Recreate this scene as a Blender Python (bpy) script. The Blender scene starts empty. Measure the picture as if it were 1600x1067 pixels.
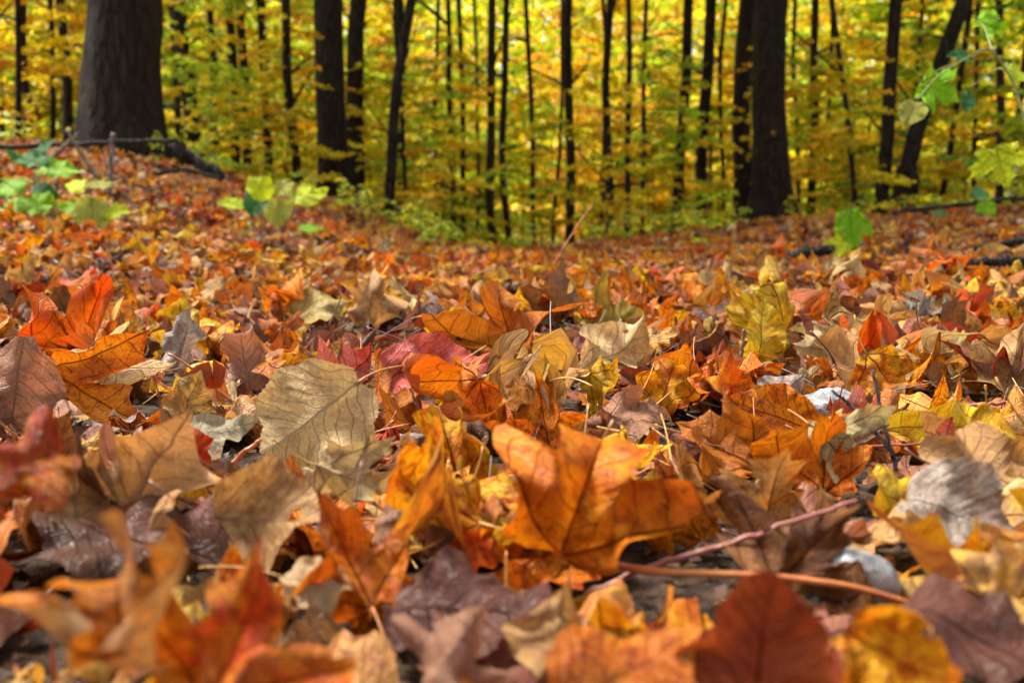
import bpy, math, random
import numpy as np
from mathutils import Matrix, Vector

SC = bpy.context.scene
COL = SC.collection
R = math.radians

# ------------------------------------------------------------------ camera
FPX, CX, HORIZ, CZ = 1555.6, 800.0, 330.0, 0.20      # 35 mm lens, level line of sight, height above the soil
PITCH = math.atan((533.5 - HORIZ) / FPX)
cam = bpy.data.objects.new('camera', bpy.data.cameras.new('camera'))
COL.objects.link(cam)
cam.location = (0, 0, CZ)
cam.rotation_euler = (R(90) - PITCH, 0, 0)
cam.data.lens = 35.0
cam.data.sensor_width = 36.0
cam.data.clip_start = 0.01
cam.data.clip_end = 800
cam.data.dof.use_dof = True
cam.data.dof.focus_distance = 0.95
cam.data.dof.aperture_fstop = 7.6
SC.camera = cam

# ------------------------------------------------------------------ light
SUN_EL, SUN_AZ = 58.0, -55.0          # degrees; azimuth from +Y (ahead) towards +X
w = bpy.data.worlds.new('World'); SC.world = w; w.use_nodes = True
nt = w.node_tree; nt.nodes.clear()
sky = nt.nodes.new('ShaderNodeTexSky'); sky.sky_type = 'NISHITA'; sky.sun_disc = False
sky.sun_elevation = R(SUN_EL); sky.sun_rotation = R(SUN_AZ)
sky.dust_density = 4.0; sky.air_density = 1.0; sky.ozone_density = 0.6
hs = nt.nodes.new('ShaderNodeHueSaturation'); hs.inputs['Saturation'].default_value = 0.22
bg = nt.nodes.new('ShaderNodeBackground'); bg.inputs['Strength'].default_value = 0.05
out = nt.nodes.new('ShaderNodeOutputWorld')
nt.links.new(sky.outputs[0], hs.inputs['Color']); nt.links.new(hs.outputs[0], bg.inputs[0]); nt.links.new(bg.outputs[0], out.inputs[0])
sl = bpy.data.lights.new('sun', 'SUN'); sl.energy = 1.5; sl.angle = R(15); sl.color = (1.0, 0.93, 0.82)
sun = bpy.data.objects.new('sun', sl); COL.objects.link(sun)
sd = Vector((math.sin(R(SUN_AZ)) * math.cos(R(SUN_EL)), math.cos(R(SUN_AZ)) * math.cos(R(SUN_EL)), math.sin(R(SUN_EL))))
sun.rotation_euler = sd.to_track_quat('Z', 'Y').to_euler()
SC.view_settings.view_transform = 'Standard'; SC.view_settings.look = 'None'
SC.view_settings.gamma = 1.0; SC.view_settings.exposure = 2.86
try:
    SC.cycles.use_denoising = True
    SC.cycles.adaptive_threshold = 0.02
    SC.cycles.max_bounces = 6; SC.cycles.diffuse_bounces = 4; SC.cycles.transmission_bounces = 4; SC.cycles.glossy_bounces = 2
    SC.cycles.caustics_reflective = False; SC.cycles.caustics_refractive = False
except Exception:
    pass

# ------------------------------------------------------------------ terrain
_px = np.array([-900, -200, 0, 180, 350, 500, 600, 700, 800, 1000, 1200, 1400, 1600, 1800, 2500.])
_py = np.array([150, 204, 228, 244, 281, 315, 355, 388, 400, 382, 352, 347, 330, 310, 265.])
_X8 = (_px - CX) / FPX * 8.0
_H8 = CZ - (_py - HORIZ) / FPX * 8.0

def sstep(a, b, x):
    t = np.clip((x - a) / (b - a), 0, 1)
    return t * t * (3 - 2 * t)

def H(x, y):
    x = np.asarray(x, float); y = np.asarray(y, float)
    far = np.maximum(y, 8.0)
    x8 = x * 8.0 / far
    p = CZ + (np.interp(x8, _X8, _H8) - CZ) * np.minimum(far, 15.0) / 8.0
    h = p * sstep(1.2, 8.0, y)
    h = h - 0.035 * np.clip(y - 8.5, 0, 14) * sstep(8.5, 11, y) * (1 - .9 * sstep(1.0, 2.0, np.abs(x8)))
    bump = 0.010 * np.sin(x * 5.1 + 1.3) * np.cos(y * 4.3 + .4) + 0.018 * np.sin(x * 1.7 + y * 1.1) * np.cos(y * 1.9 - x * .6)
    return h + bump * sstep(0.1, 1.0, y)

def proj(P):
    P = np.asarray(P, float)
    x, y, z = P[..., 0], P[..., 1], P[..., 2] - CZ
    c, s = math.cos(PITCH), math.sin(PITCH)
    d = y * c - z * s
    v = y * s + z * c
    return CX + FPX * x / d, 533.5 - FPX * v / d, d

def ray(px, py):
    c, s = math.cos(PITCH), math.sin(PITCH)
    a, b = (px - CX) / FPX, (533.5 - py) / FPX
    return Vector((a, c + b * s, -s + b * c))

def on_ground(px, py, lift=0.03, ymax=14.0):
    d = ray(px, py)
    t = 0.15
    while t < ymax:
        p = d * t
        if CZ + p.z <= float(H(p.x, p.y)) + lift:
            return Vector((p.x, p.y, CZ + p.z))
        t *= 1.012
    p = d * ymax
    return Vector((p.x, p.y, CZ + p.z))

def at_depth(px, py, y):
    d = ray(px, py); t = y / d.y
    return Vector((d.x * t, y, CZ + d.z * t))

# ------------------------------------------------------------------ mesh helpers
def make_mesh(name, V, F, mats=(), luv=None, c1=None, c2=None, midx=None, smooth=True):
    V = np.ascontiguousarray(V, np.float32)
    if isinstance(F, np.ndarray):
        F = [F]
    F = [np.asarray(f, np.int32) for f in F if len(f)]
    me = bpy.data.meshes.new(name)
    me.vertices.add(len(V)); me.vertices.foreach_set('co', V.ravel())
    nl = sum(f.size for f in F); npoly = sum(len(f) for f in F)
    me.loops.add(nl); me.polygons.add(npoly)
    me.loops.foreach_set('vertex_index', np.concatenate([f.ravel() for f in F]))
    st = []; o = 0
    for f in F:
        st.append(o + np.arange(len(f)) * f.shape[1]); o += f.size
    me.polygons.foreach_set('loop_start', np.concatenate(st).astype(np.int32))
    me.polygons.foreach_set('use_smooth', np.full(npoly, smooth, bool))
    for m in mats:
        me.materials.append(m)
    if midx is not None:
        me.polygons.foreach_set('material_index', np.asarray(midx, np.int32))
    me.update(calc_edges=True)
    n = len(V)
    if luv is not None:
        a = me.attributes.new('luv', 'FLOAT_VECTOR', 'POINT'); a.data.foreach_set('vector', np.ascontiguousarray(luv, np.float32).ravel())
    for nm, c in (('c1', c1), ('c2', c2)):
        if c is not None:
            c = np.asarray(c, np.float32)
            if c.ndim == 1:
                c = np.tile(c, (n, 1))
            a = me.attributes.new(nm, 'FLOAT_COLOR', 'POINT'); a.data.foreach_set('color', np.ascontiguousarray(c).ravel())
    return me

def link(name, data, parent=None):
    o = bpy.data.objects.new(name, data); COL.objects.link(o)
    if parent is not None:
        o.parent = parent
    return o

def tag(o, label=None, cat=None, group=None, kind=None):
    if label: o['label'] = label
    if cat: o['category'] = cat
    if group: o['group'] = group
    if kind: o['kind'] = kind
    return o

def thing(name, loc, label, cat, group=None, mat=None):
    e = link(name, None)
    e.empty_display_size = 0.05
    if mat is not None:
        e.matrix_world = mat
    else:
        e.location = loc
    return tag(e, label, cat, group)

def copy_tree(o, parent=None):
    c = o.copy(); COL.objects.link(c); c.parent = parent
    for ch in list(o.children):
        copy_tree(ch, c)
    return c

def tube(pts, rad, sides=6, cap=True, rng=None, rough=0.0):
    """tapered tube through pts -> V, [quads, tris]"""
    P = np.asarray([tuple(p) for p in pts], float); n = len(P)
    rad = np.broadcast_to(np.asarray(rad, float), (n,))
    T = np.gradient(P, axis=0); T /= np.linalg.norm(T, axis=1, keepdims=True) + 1e-12
    up = np.array([0, 0, 1.0]) if abs(T[0][2]) < .9 else np.array([1.0, 0, 0])
    V = []
    A = np.cross(T[0], up); A /= np.linalg.norm(A)
    ang = np.arange(sides) * 2 * math.pi / sides
    for i in range(n):
        A = A - T[i] * A.dot(T[i]); A /= np.linalg.norm(A) + 1e-12
        B = np.cross(T[i], A)
        r = rad[i] * np.ones(sides)
        if rng is not None and rough:
            r = r * (1 + rough * rng.standard_normal(sides))
        V.append(P[i] + (np.cos(ang) * r)[:, None] * A + (np.sin(ang) * r)[:, None] * B)
    V = np.concatenate(V)
    i = np.arange(n - 1)[:, None] * sides; j = np.arange(sides)[None]; k = (j + 1) % sides
    Q = np.stack([i + j, i + k, i + sides + k, i + sides + j], -1).reshape(-1, 4)
    Tn = np.zeros((0, 3), int)
    if cap:
        m = len(V); V = np.vstack([V, P[0], P[-1]])
        jj = np.arange(sides); kk = (jj + 1) % sides
        Tn = np.vstack([np.stack([kk, jj, np.full(sides, m)], -1),
                        np.stack([(n - 1) * sides + jj, (n - 1) * sides + kk, np.full(sides, m + 1)], -1)])
    return V, Q, Tn

def join(parts):
    """list of (V,Q,T) -> V,[Q,T]"""
    Vs, Qs, Ts, o = [], [], [], 0
    for V, Q, T in parts:
        Vs.append(V); Qs.append(Q + o); Ts.append(T + o); o += len(V)
    return np.vstack(Vs), [np.vstack(Qs), np.vstack(Ts)]

# ------------------------------------------------------------------ materials
class NB:
    def __init__(s, name):
        s.m = bpy.data.materials.new(name); s.m.use_nodes = True
        s.t = s.m.node_tree; s.t.nodes.clear()
        s.out = s.t.nodes.new('ShaderNodeOutputMaterial')
    def n(s, typ, **kw):
        nd = s.t.nodes.new(typ)
        for k, v in kw.items():
            setattr(nd, k, v)
        return nd
    def set(s, sock, v):
        if hasattr(v, 'links') or isinstance(v, bpy.types.NodeSocket):
            s.t.links.new(v, sock)
        else:
            sock.default_value = v
    def math(s, op, a, b=None, c=None, clamp=False):
        nd = s.n('ShaderNodeMath', operation=op, use_clamp=clamp)
        for i, v in enumerate((a, b, c)):
            if v is not None:
                s.set(nd.inputs[i], v)
        return nd.outputs[0]
    def mix(s, fac, a, b, blend='MIX'):
        nd = s.n('ShaderNodeMix', data_type='RGBA', blend_type=blend)
        s.set(nd.inputs[0], fac); s.set(nd.inputs[6], a); s.set(nd.inputs[7], b)
        return nd.outputs[2]
    def ramp(s, x, lo, hi, a=0.0, b=1.0):
        nd = s.n('ShaderNodeMapRange', interpolation_type='SMOOTHSTEP')
        s.set(nd.inputs[0], x)
        for i, v in zip((1, 2, 3, 4), (lo, hi, a, b)):
            s.set(nd.inputs[i], v)
        return nd.outputs[0]
    def noise(s, vec, scale, detail=3, rough=.55, dist=0.0):
        nd = s.n('ShaderNodeTexNoise')
        if vec is not None:
            s.set(nd.inputs['Vector'], vec)
        nd.inputs['Scale'].default_value = scale; nd.inputs['Detail'].default_value = detail
        nd.inputs['Roughness'].default_value = rough; nd.inputs['Distortion'].default_value = dist
        return nd.outputs[0]
    def attr(s, name):
        return s.n('ShaderNodeAttribute', attribute_name=name)

def leaf_material(name, palmate, trans=0.34, spec=.2):
    b = NB(name)
    uv = b.attr('luv').outputs['Vector']
    A1 = b.attr('c1'); c1, seed = A1.outputs['Color'], A1.outputs['Alpha']
    A2 = b.attr('c2'); c2, mott = A2.outputs['Color'], A2.outputs['Alpha']
    sep = b.n('ShaderNodeSeparateXYZ'); b.set(sep.inputs[0], uv)
    wob = b.noise(uv, 6.0, 1)
    wob = b.math('MULTIPLY', b.math('SUBTRACT', wob, 0.5), 0.035)
    u = b.math('ADD', sep.outputs[0], wob); v = sep.outputs[1]
    if palmate:
        r = b.math('SQRT', b.math('ADD', b.math('MULTIPLY', u, u), b.math('MULTIPLY', v, v)))
        phi = b.math('ARCTAN2', u, v)
        de = b.math('PINGPONG', phi, R(24.5))
        along = b.math('MULTIPLY', r, b.math('COSINE', de)); perp = b.math('MULTIPLY', r, b.math('SINE', de))
        k, per, w1 = 0.75, 0.135, 0.016
    else:
        along = v; perp = b.math('ABSOLUTE', u)
        k, per, w1 = 0.85, 0.105, 0.015
    taper = b.ramp(along, 0.0, 1.0, 1.0, 0.35)
    main = b.ramp(perp, 0.0, b.math('MULTIPLY', taper, w1), 1.0, 0.0)
    s = b.math('SUBTRACT', along, b.math('MULTIPLY', perp, k))
    s = b.math('ADD', s, b.math('MULTIPLY', b.math('SUBTRACT', b.noise(uv, 3.2, 1), .5), .22))
    s = b.math('ADD', s, b.math('MULTIPLY', b.math('MULTIPLY', perp, perp), 0.35))
    f = b.math('PINGPONG', s, per / 2)
    sec = b.ramp(f, 0.0, 0.0075, 1.0, 0.0)
    # tertiary net between the side veins
    s2 = b.math('PINGPONG', b.math('ADD', along, b.math('MULTIPLY', perp, 1.5)), 0.018)
    ter = b.ramp(s2, 0.0, 0.006, 0.45, 0.0)
    vo = b.n('ShaderNodeTexVoronoi', feature='DISTANCE_TO_EDGE'); b.set(vo.inputs['Vector'], uv); vo.inputs['Scale'].default_value = 26
    net = b.ramp(vo.outputs['Distance'], 0.0, 0.09, 0.5, 0.0)
    fine = b.math('MAXIMUM', ter, net)
    vein = b.math('MAXIMUM', main, b.math('MULTIPLY', sec, 0.6))
    # colour: two tones, blotches, speckles, browned patches
    n1 = b.noise(uv, 2.6, 4, .6, .4)
    n2 = b.noise(uv, 11.0, 4, .65)
    n3 = b.noise(uv, 38.0, 2, .6)
    tone = b.ramp(b.math('ADD', n1, b.math('MULTIPLY', b.math('SUBTRACT', n2, .5), .5)), 0.40, 0.62)
    col = b.mix(tone, c1, c2)
    blot = b.math('MULTIPLY', b.ramp(n2, 0.46, 0.64), b.math('MULTIPLY', mott, 1.15))
    dark = b.mix(1.0, col, (0.50, 0.27, 0.20, 1), 'MULTIPLY')
    col = b.mix(blot, col, dark)
    spk = b.math('MULTIPLY', b.ramp(n3, 0.62, 0.68), b.math('MULTIPLY', mott, 0.8))
    col = b.mix(spk, col, (0.03, 0.014, 0.008, 1))
    top = b.mix(b.math('MULTIPLY', vein, 0.85), col, b.mix(1.0, col, (0.30, 0.17, 0.14, 1), 'MULTIPLY'))
    top = b.mix(b.math('MULTIPLY', fine, 0.45), top, b.mix(1.0, top, (0.6, 0.5, 0.45, 1), 'MULTIPLY'))
    pale = b.mix(0.20, col, (0.52, 0.36, 0.22, 1))
    und = b.mix(b.math('MULTIPLY', vein, 0.6), pale, b.mix(0.5, b.mix(1.0, pale, (0.45, 0.33, 0.30, 1), 'MULTIPLY'), (0.60, 0.50, 0.32, 1)))
    und = b.mix(b.math('MULTIPLY', fine, 0.45), und, b.mix(1.0, und, (0.62, 0.52, 0.48, 1), 'MULTIPLY'))
    geo = b.n('ShaderNodeNewGeometry')
    fc = b.mix(geo.outputs['Backfacing'], top, und)
    sgn = b.math('SUBTRACT', b.math('MULTIPLY', geo.outputs['Backfacing'], 2.0), 1.0)
    hgt = b.math('MULTIPLY', b.math('ADD', vein, b.math('MULTIPLY', fine, 0.35)), sgn)
    hgt = b.math('ADD', hgt, b.math('MULTIPLY', n2, 0.9))
    bp = b.n('ShaderNodeBump'); bp.inputs['Strength'].default_value = 0.9; bp.inputs['Distance'].default_value = 0.0026
    b.set(bp.inputs['Height'], hgt)
    pr = b.n('ShaderNodeBsdfPrincipled')
    b.set(pr.inputs['Base Color'], fc); b.set(pr.inputs['Normal'], bp.outputs[0])
    b.set(pr.inputs['Roughness'], b.ramp(n1, .3, .7, .30, .52)); pr.inputs['Specular IOR Level'].default_value = spec
    tr = b.n('ShaderNodeBsdfTranslucent')
    tc = b.mix(1.0, top, (1.0, 0.86, 0.7, 1), 'MULTIPLY')
    b.set(tr.inputs['Color'], tc); b.set(tr.inputs['Normal'], bp.outputs[0])
    ms = b.n('ShaderNodeMixShader'); ms.inputs[0].default_value = trans
    b.t.links.new(pr.outputs[0], ms.inputs[1]); b.t.links.new(tr.outputs[0], ms.inputs[2]); b.t.links.new(ms.outputs[0], b.out.inputs[0])
    return b.m

def foliage_material(name, trans=0.5):
    b = NB(name)
    A1 = b.attr('c1')
    d = b.n('ShaderNodeBsdfPrincipled'); b.set(d.inputs['Base Color'], A1.outputs['Color']); d.inputs['Roughness'].default_value = .5
    d.inputs['Specular IOR Level'].default_value = .3
    tr = b.n('ShaderNodeBsdfTranslucent'); b.set(tr.inputs['Color'], A1.outputs['Color'])
    ms = b.n('ShaderNodeMixShader'); ms.inputs[0].default_value = trans
    b.t.links.new(d.outputs[0], ms.inputs[1]); b.t.links.new(tr.outputs[0], ms.inputs[2]); b.t.links.new(ms.outputs[0], b.out.inputs[0])
    return b.m

def stem_material(name, ca, cb):
    b = NB(name)
    tc = b.n('ShaderNodeTexCoord').outputs['Object']
    n1 = b.noise(tc, 60, 3); n2 = b.noise(tc, 420, 2)
    col = b.mix(b.ramp(n1, .35, .65), ca + (1,), cb + (1,))
    bp = b.n('ShaderNodeBump'); bp.inputs['Strength'].default_value = .5; bp.inputs['Distance'].default_value = .0006; b.set(bp.inputs['Height'], n2)
    d = b.n('ShaderNodeBsdfPrincipled'); b.set(d.inputs['Base Color'], col); d.inputs['Roughness'].default_value = .45; b.set(d.inputs['Normal'], bp.outputs[0])
    b.t.links.new(d.outputs[0], b.out.inputs[0])
    return b.m

def bark_material(name, ca, cb, scale=1.0):
    b = NB(name)
    tc = b.n('ShaderNodeTexCoord').outputs['Object']
    mp = b.n('ShaderNodeMapping'); b.set(mp.inputs[0], tc); mp.inputs['Scale'].default_value = (9 * scale, 9 * scale, 1.6 * scale)
    n1 = b.noise(mp.outputs[0], 3.0, 6, .65, .6)
    n2 = b.noise(tc, 2.2, 3)
    vo = b.n('ShaderNodeTexVoronoi', feature='DISTANCE_TO_EDGE'); b.set(vo.inputs['Vector'], mp.outputs[0]); vo.inputs['Scale'].default_value = 2.2
    ridge = b.ramp(vo.outputs['Distance'], 0, .22)
    col = b.mix(b.ramp(n1, .35, .7), ca + (1,), cb + (1,))
    col = b.mix(b.math('MULTIPLY', b.ramp(n2, .55, .72), .35), col, (.05, .06, .025, 1))
    col = b.mix(b.ramp(ridge, .0, .5, .6, 0.), col, b.mix(1.0, col, (.35, .33, .3, 1), 'MULTIPLY'))
    hgt = b.math('ADD', b.math('MULTIPLY', ridge, .7), n1)
    bp = b.n('ShaderNodeBump'); bp.inputs['Strength'].default_value = .9; bp.inputs['Distance'].default_value = .06 / scale; b.set(bp.inputs['Height'], hgt)
    d = b.n('ShaderNodeBsdfPrincipled'); b.set(d.inputs['Base Color'], col); d.inputs['Roughness'].default_value = .85
    d.inputs['Specular IOR Level'].default_value = .2; b.set(d.inputs['Normal'], bp.outputs[0])
    b.t.links.new(d.outputs[0], b.out.inputs[0])
    return b.m

def soil_material():
    b = NB('forest_soil')
    tc = b.n('ShaderNodeTexCoord').outputs['Object']
    n1 = b.noise(tc, 9, 5, .65); n2 = b.noise(tc, 55, 4, .6); n3 = b.noise(tc, 300, 3)
    vo = b.n('ShaderNodeTexVoronoi'); b.set(vo.inputs['Vector'], tc); vo.inputs['Scale'].default_value = 16
    col = b.mix(b.ramp(n2, .35, .65), (.016, .011, .008, 1), (.06, .038, .025, 1))
    litter = b.mix(b.ramp(n1, .4, .6), (.14, .06, .022, 1), (.20, .085, .03, 1))
    litter = b.mix(.35, litter, b.mix(1.0, vo.outputs['Color'], (.38, .16, .05, 1), 'MULTIPLY'))
    sep = b.n('ShaderNodeSeparateXYZ'); b.set(sep.inputs[0], tc)
    col = b.mix(b.ramp(sep.outputs[1], 4.0, 8.0), col, litter)
    hgt = b.math('ADD', b.math('MULTIPLY', n2, 1.0), b.math('MULTIPLY', n3, .4))
    bp = b.n('ShaderNodeBump'); bp.inputs['Strength'].default_value = .8; bp.inputs['Distance'].default_value = .012; b.set(bp.inputs['Height'], hgt)
    d = b.n('ShaderNodeBsdfPrincipled'); b.set(d.inputs['Base Color'], col); d.inputs['Roughness'].default_value = .95; d.inputs['Specular IOR Level'].default_value = .1; b.set(d.inputs['Normal'], bp.outputs[0])
    b.t.links.new(d.outputs[0], b.out.inputs[0])
    return b.m

def rock_material():
    b = NB('pale_stone')
    tc = b.n('ShaderNodeTexCoord').outputs['Object']
    n1 = b.noise(tc, 45, 5, .65); n2 = b.noise(tc, 260, 4)
    col = b.mix(b.ramp(n1, .38, .62), (.10, .10, .11, 1), (.33, .34, .35, 1))
    col = b.mix(b.ramp(n2, .58, .68), col, (.06, .05, .045, 1))
    bp = b.n('ShaderNodeBump'); bp.inputs['Strength'].default_value = .7; bp.inputs['Distance'].default_value = .003
    b.set(bp.inputs['Height'], b.math('ADD', n1, b.math('MULTIPLY', n2, .4)))
    d = b.n('ShaderNodeBsdfPrincipled'); b.set(d.inputs['Base Color'], col); d.inputs['Roughness'].default_value = .55; b.set(d.inputs['Normal'], bp.outputs[0])
    b.t.links.new(d.outputs[0], b.out.inputs[0])
    return b.m

M = dict(
    palm=leaf_material('maple_leaf_blade', True), pinn=leaf_material('oval_leaf_blade', False),
    gpalm=leaf_material('green_lobed_leaf', True, .42, .12), gpinn=leaf_material('green_oval_leaf', False, .42, .12),
    foliage=foliage_material('autumn_foliage', .5),
    stem_o=stem_material('orange_stem', (.42, .15, .035), (.30, .07, .025)),
    stem_r=stem_material('red_stem', (.20, .045, .04), (.27, .10, .07)),
    stem_y=stem_material('yellow_stem', (.45, .25, .04), (.36, .15, .03)),
    stem_b=stem_material('brown_stem', (.11, .06, .045), (.17, .10, .08)),
    stem_g=stem_material('green_stem', (.12, .16, .04), (.22, .22, .06)),
    bark=bark_material('dark_bark', (.013, .0085, .0045), (.050, .031, .017)),
    twig=bark_material('grey_twig_bark', (.12, .09, .085), (.26, .20, .19), 8.0),
    log=bark_material('rotting_wood', (.022, .018, .015), (.09, .07, .058), 3.0),
    pale=bark_material('weathered_wood', (.22, .18, .15), (.40, .34, .29), 4.0),
    stump=bark_material('red_brown_bark', (.16, .06, .02), (.30, .12, .04), 2.0),
    soil=soil_material(), rock=rock_material())

# ------------------------------------------------------------------ ground
def build_ground():
    ys = np.concatenate([np.linspace(-3, 0, 10)[:-1], np.linspace(0, 3, 61)[:-1], np.linspace(3, 14, 61)[:-1], np.geomspace(14, 420, 36)])
    ts = np.linspace(-1, 1, 121)
    Y, T = np.meshgrid(ys, ts, indexing='ij')
    X = T * (4.0 + 1.6 * np.maximum(Y, 0))
    Z = H(X, Y)
    n, m = Y.shape
    V = np.stack([X, Y, Z], -1).reshape(-1, 3)
    i = np.arange(n - 1)[:, None] * m; j = np.arange(m - 1)[None]
    Q = np.stack([i + j, i + j + 1, i + m + j + 1, i + m + j], -1).reshape(-1, 4)
    o = link('ground', make_mesh('ground', V, Q, [M['soil']]))
    tag(o, 'brown forest soil rising to a bank on one side', kind='structure')
build_ground()

# ------------------------------------------------------------------ foliage generators
def kites(P, D, N, L, W, fold, rng, cols, plain=False):
    """leaf blades: base P, direction D, normal N, length L, width W -> V,F,c1"""
    n = len(P)
    S = np.cross(D, N); S /= np.linalg.norm(S, axis=1, keepdims=True) + 1e-9
    N = np.cross(S, D)
    L = L[:, None]; W = W[:, None]; f = fold[:, None]
    mid = P + D * L * .42 - N * L * .02
    l = mid + S * W * .5 + N * W * f
    r = mid - S * W * .5 + N * W * f
    tip = P + D * L - N * L * .12
    if plain:
        V = np.stack([P, l, tip, r], 1).reshape(-1, 3)
        b = np.arange(n)[:, None] * 4
        F = np.concatenate([b + np.array([0, 2, 1]), b + np.array([0, 3, 2])])
        return V, F, np.repeat(np.concatenate([cols, np.ones((n, 1))], 1), 4, axis=0)
    V = np.stack([P, l, tip, r, mid], 1).reshape(-1, 3)
    b = np.arange(n)[:, None] * 5
    F = np.concatenate([b + np.array([0, 4, 1]), b + np.array([1, 4, 2]), b + np.array([0, 3, 4]), b + np.array([4, 3, 2])])
    C = np.repeat(np.concatenate([cols, np.ones((n, 1))], 1), 5, axis=0)
    return V, F, C

GOLD = np.array([[.88, .68, .020], [.90, .74, .022], [.88, .60, .016], [.80, .72, .022]])
LIME = np.array([[.66, .80, .03], [.52, .72, .03], [.76, .82, .03], [.44, .64, .03]])
ORNG = np.array([[.92, .54, .015], [.92, .62, .02], [.88, .45, .012]])
GREEN = np.array([[.22, .40, .05], [.36, .50, .05], [.16, .32, .05]])

GOLD, LIME = GOLD * .92, LIME * .86
def pick_cols(pal, n, rng, spread=.18):
    c = pal[rng.integers(0, len(pal), n)]
    return np.clip(c * (1 + spread * rng.standard_normal((n, 1))), .01, .92)

def sapling_geom(rng, height, nbr, reach, leaf=.085, pals=(GOLD,), zmin=.25, per=.05, bare=0.0):
    """stem + flat layered sprays.  returns (stem V,F), (leaf V,F,C)"""
    hs_ = np.linspace(0, 1, 10)
    lean = rng.normal(0, .06, 2)
    wig = np.cumsum(rng.normal(0, .025, (10, 2)), 0)
    stem = np.stack([(lean[0] * hs_ * height + wig[:, 0]), (lean[1] * hs_ * height + wig[:, 1]), hs_ * height], -1)
    stem -= stem[0]
    r0 = .0045 * height ** .8
    parts = [tube(stem, r0 * (1 - .8 * hs_), 6)]
    P, D, N, CC = [], [], [], []
    for k in range(nbr):
        z = zmin + (height - zmin) * (k + rng.random()) / nbr
        az = rng.random() * 2 * math.pi
        b0 = np.array([np.interp(z, stem[:, 2], stem[:, 0]), np.interp(z, stem[:, 2], stem[:, 1]), z])
        ln = reach * (1 - .55 * z / height) * rng.uniform(.6, 1.15)
        t = np.linspace(0, 1, 6)
        d = np.array([math.cos(az), math.sin(az), 0]); rise = rng.uniform(-.1, .75)
        bp_ = b0 + d * (t * ln)[:, None] + np.array([0, 0, 1.0]) * (rise * ln * t - .25 * ln * t * t)[:, None] + rng.normal(0, .02, (6, 3)) * t[:, None]
        parts.append(tube(bp_, .004 + .006 * (1 - t) * ln, 4, cap=False))
        pal = pals[rng.integers(0, len(pals))] * rng.uniform(.65, 1.15)
        # side twigs
        segs = [(bp_, ln)]
        for q in range(int(2 + ln * 3)):
            tt = rng.uniform(.25, .95)
            s0 = np.array([np.interp(tt, t, bp_[:, i]) for i in range(3)])
            a2 = az + rng.choice([-1, 1]) * rng.uniform(.5, 1.0)
            l2 = ln * rng.uniform(.2, .42)
            tw = s0 + np.array([math.cos(a2), math.sin(a2), 0]) * (t * l2)[:, None] + np.array([0, 0, -.08]) * (t * t * l2)[:, None]
            parts.append(tube(tw, .0025, 3, cap=False)); segs.append((tw, l2))
        for pts, l in segs:
            n = max(2, int(l / per))
            tt = rng.uniform(.12, 1.02, n)
            base = np.stack([np.interp(tt, t, pts[:, i]) for i in range(3)], -1)
            dir_ = pts[-1] - pts[0]; a0 = math.atan2(dir_[1], dir_[0])
            aa = a0 + rng.choice([-1, 1], n) * rng.uniform(.3, 1.3, n)
            dd = np.stack([np.cos(aa), np.sin(aa), rng.normal(-.55, .45, n)], -1); dd /= np.linalg.norm(dd, axis=1, keepdims=True)
            nn = np.stack([rng.normal(0, .6, n), rng.normal(0, .6, n), np.ones(n)], -1)
            P.append(base); D.append(dd); N.append(nn); CC.append(pick_cols(pal, n, rng))
    P, D, N, CC = map(np.concatenate, (P, D, N, CC))
    n = len(P)
    if bare:
        kp = rng.random(n) > bare; P, D, N, CC = P[kp], D[kp], N[kp], CC[kp]; n = len(P)
    L = leaf * rng.uniform(.65, 1.25, n)
    return join(parts), kites(P, D, N, L, L * rng.uniform(.7, 1.0, n), rng.uniform(-.1, .3, n), rng, CC)

def crown_geom(rng, h0, h1, rad, n, leaf, pals):
    """high crown: limbs + leaf clumps between heights h0 and h1 (tree local)"""
    parts = []; C0 = []
    for k in range(9):
        z = rng.uniform(h0 - 1.5, h1 - 1); az = rng.random() * 6.283; l = rad * rng.uniform(.6, 1.0)
        t = np.linspace(0, 1, 6)
        p = np.array([0, 0, z]) + np.array([math.cos(az), math.sin(az), 0]) * (t * l)[:, None] + np.array([0, 0, 1.]) * (l * .7 * t)[:, None] + rng.normal(0, .1, (6, 3)) * t[:, None]
        parts.append(tube(p, .07 * (1 - .85 * t), 5, cap=False))
        for q in range(7):
            tt = rng.uniform(.35, 1.05)
            C0.append(p[0] + (p[-1] - p[0]) * tt + rng.normal(0, .55, 3))
    C0 = np.array(C0)
    ci = rng.integers(0, len(C0), n)
    P = C0[ci] + rng.normal(0, 1, (n, 3)) * np.array([.55, .55, .28])
    D = rng.normal(0, 1, (n, 3)) * np.array([1, 1, .5]); D /= np.linalg.norm(D, axis=1, keepdims=True)
    N = np.stack([rng.normal(0, .5, n), rng.normal(0, .5, n), np.ones(n)], -1)
    L = leaf * rng.uniform(.6, 1.3, n)
    tone = rng.integers(0, len(pals), len(C0))
    CC = np.stack([pals[tone[i]][rng.integers(0, len(pals[tone[i]]))] for i in ci]) * (1 + .15 * rng.standard_normal((n, 1)))
    return join(parts), kites(P, D, N, L, L * .85, rng.uniform(-.1, .3, n), rng, np.clip(CC, .01, .92))

rng = np.random.default_rng(11)
CROWNS = []
for k in range(4):
    (lv, lf), (fv, ff, fc) = crown_geom(rng, 7.5, 12.5, 2.6, 600, .24, (GOLD, GOLD, LIME, ORNG))
    CROWNS.append((make_mesh('limbs', lv, lf, [M['bark']]), make_mesh('crown', fv, ff, [M['foliage']], c1=fc, smooth=False)))

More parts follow.
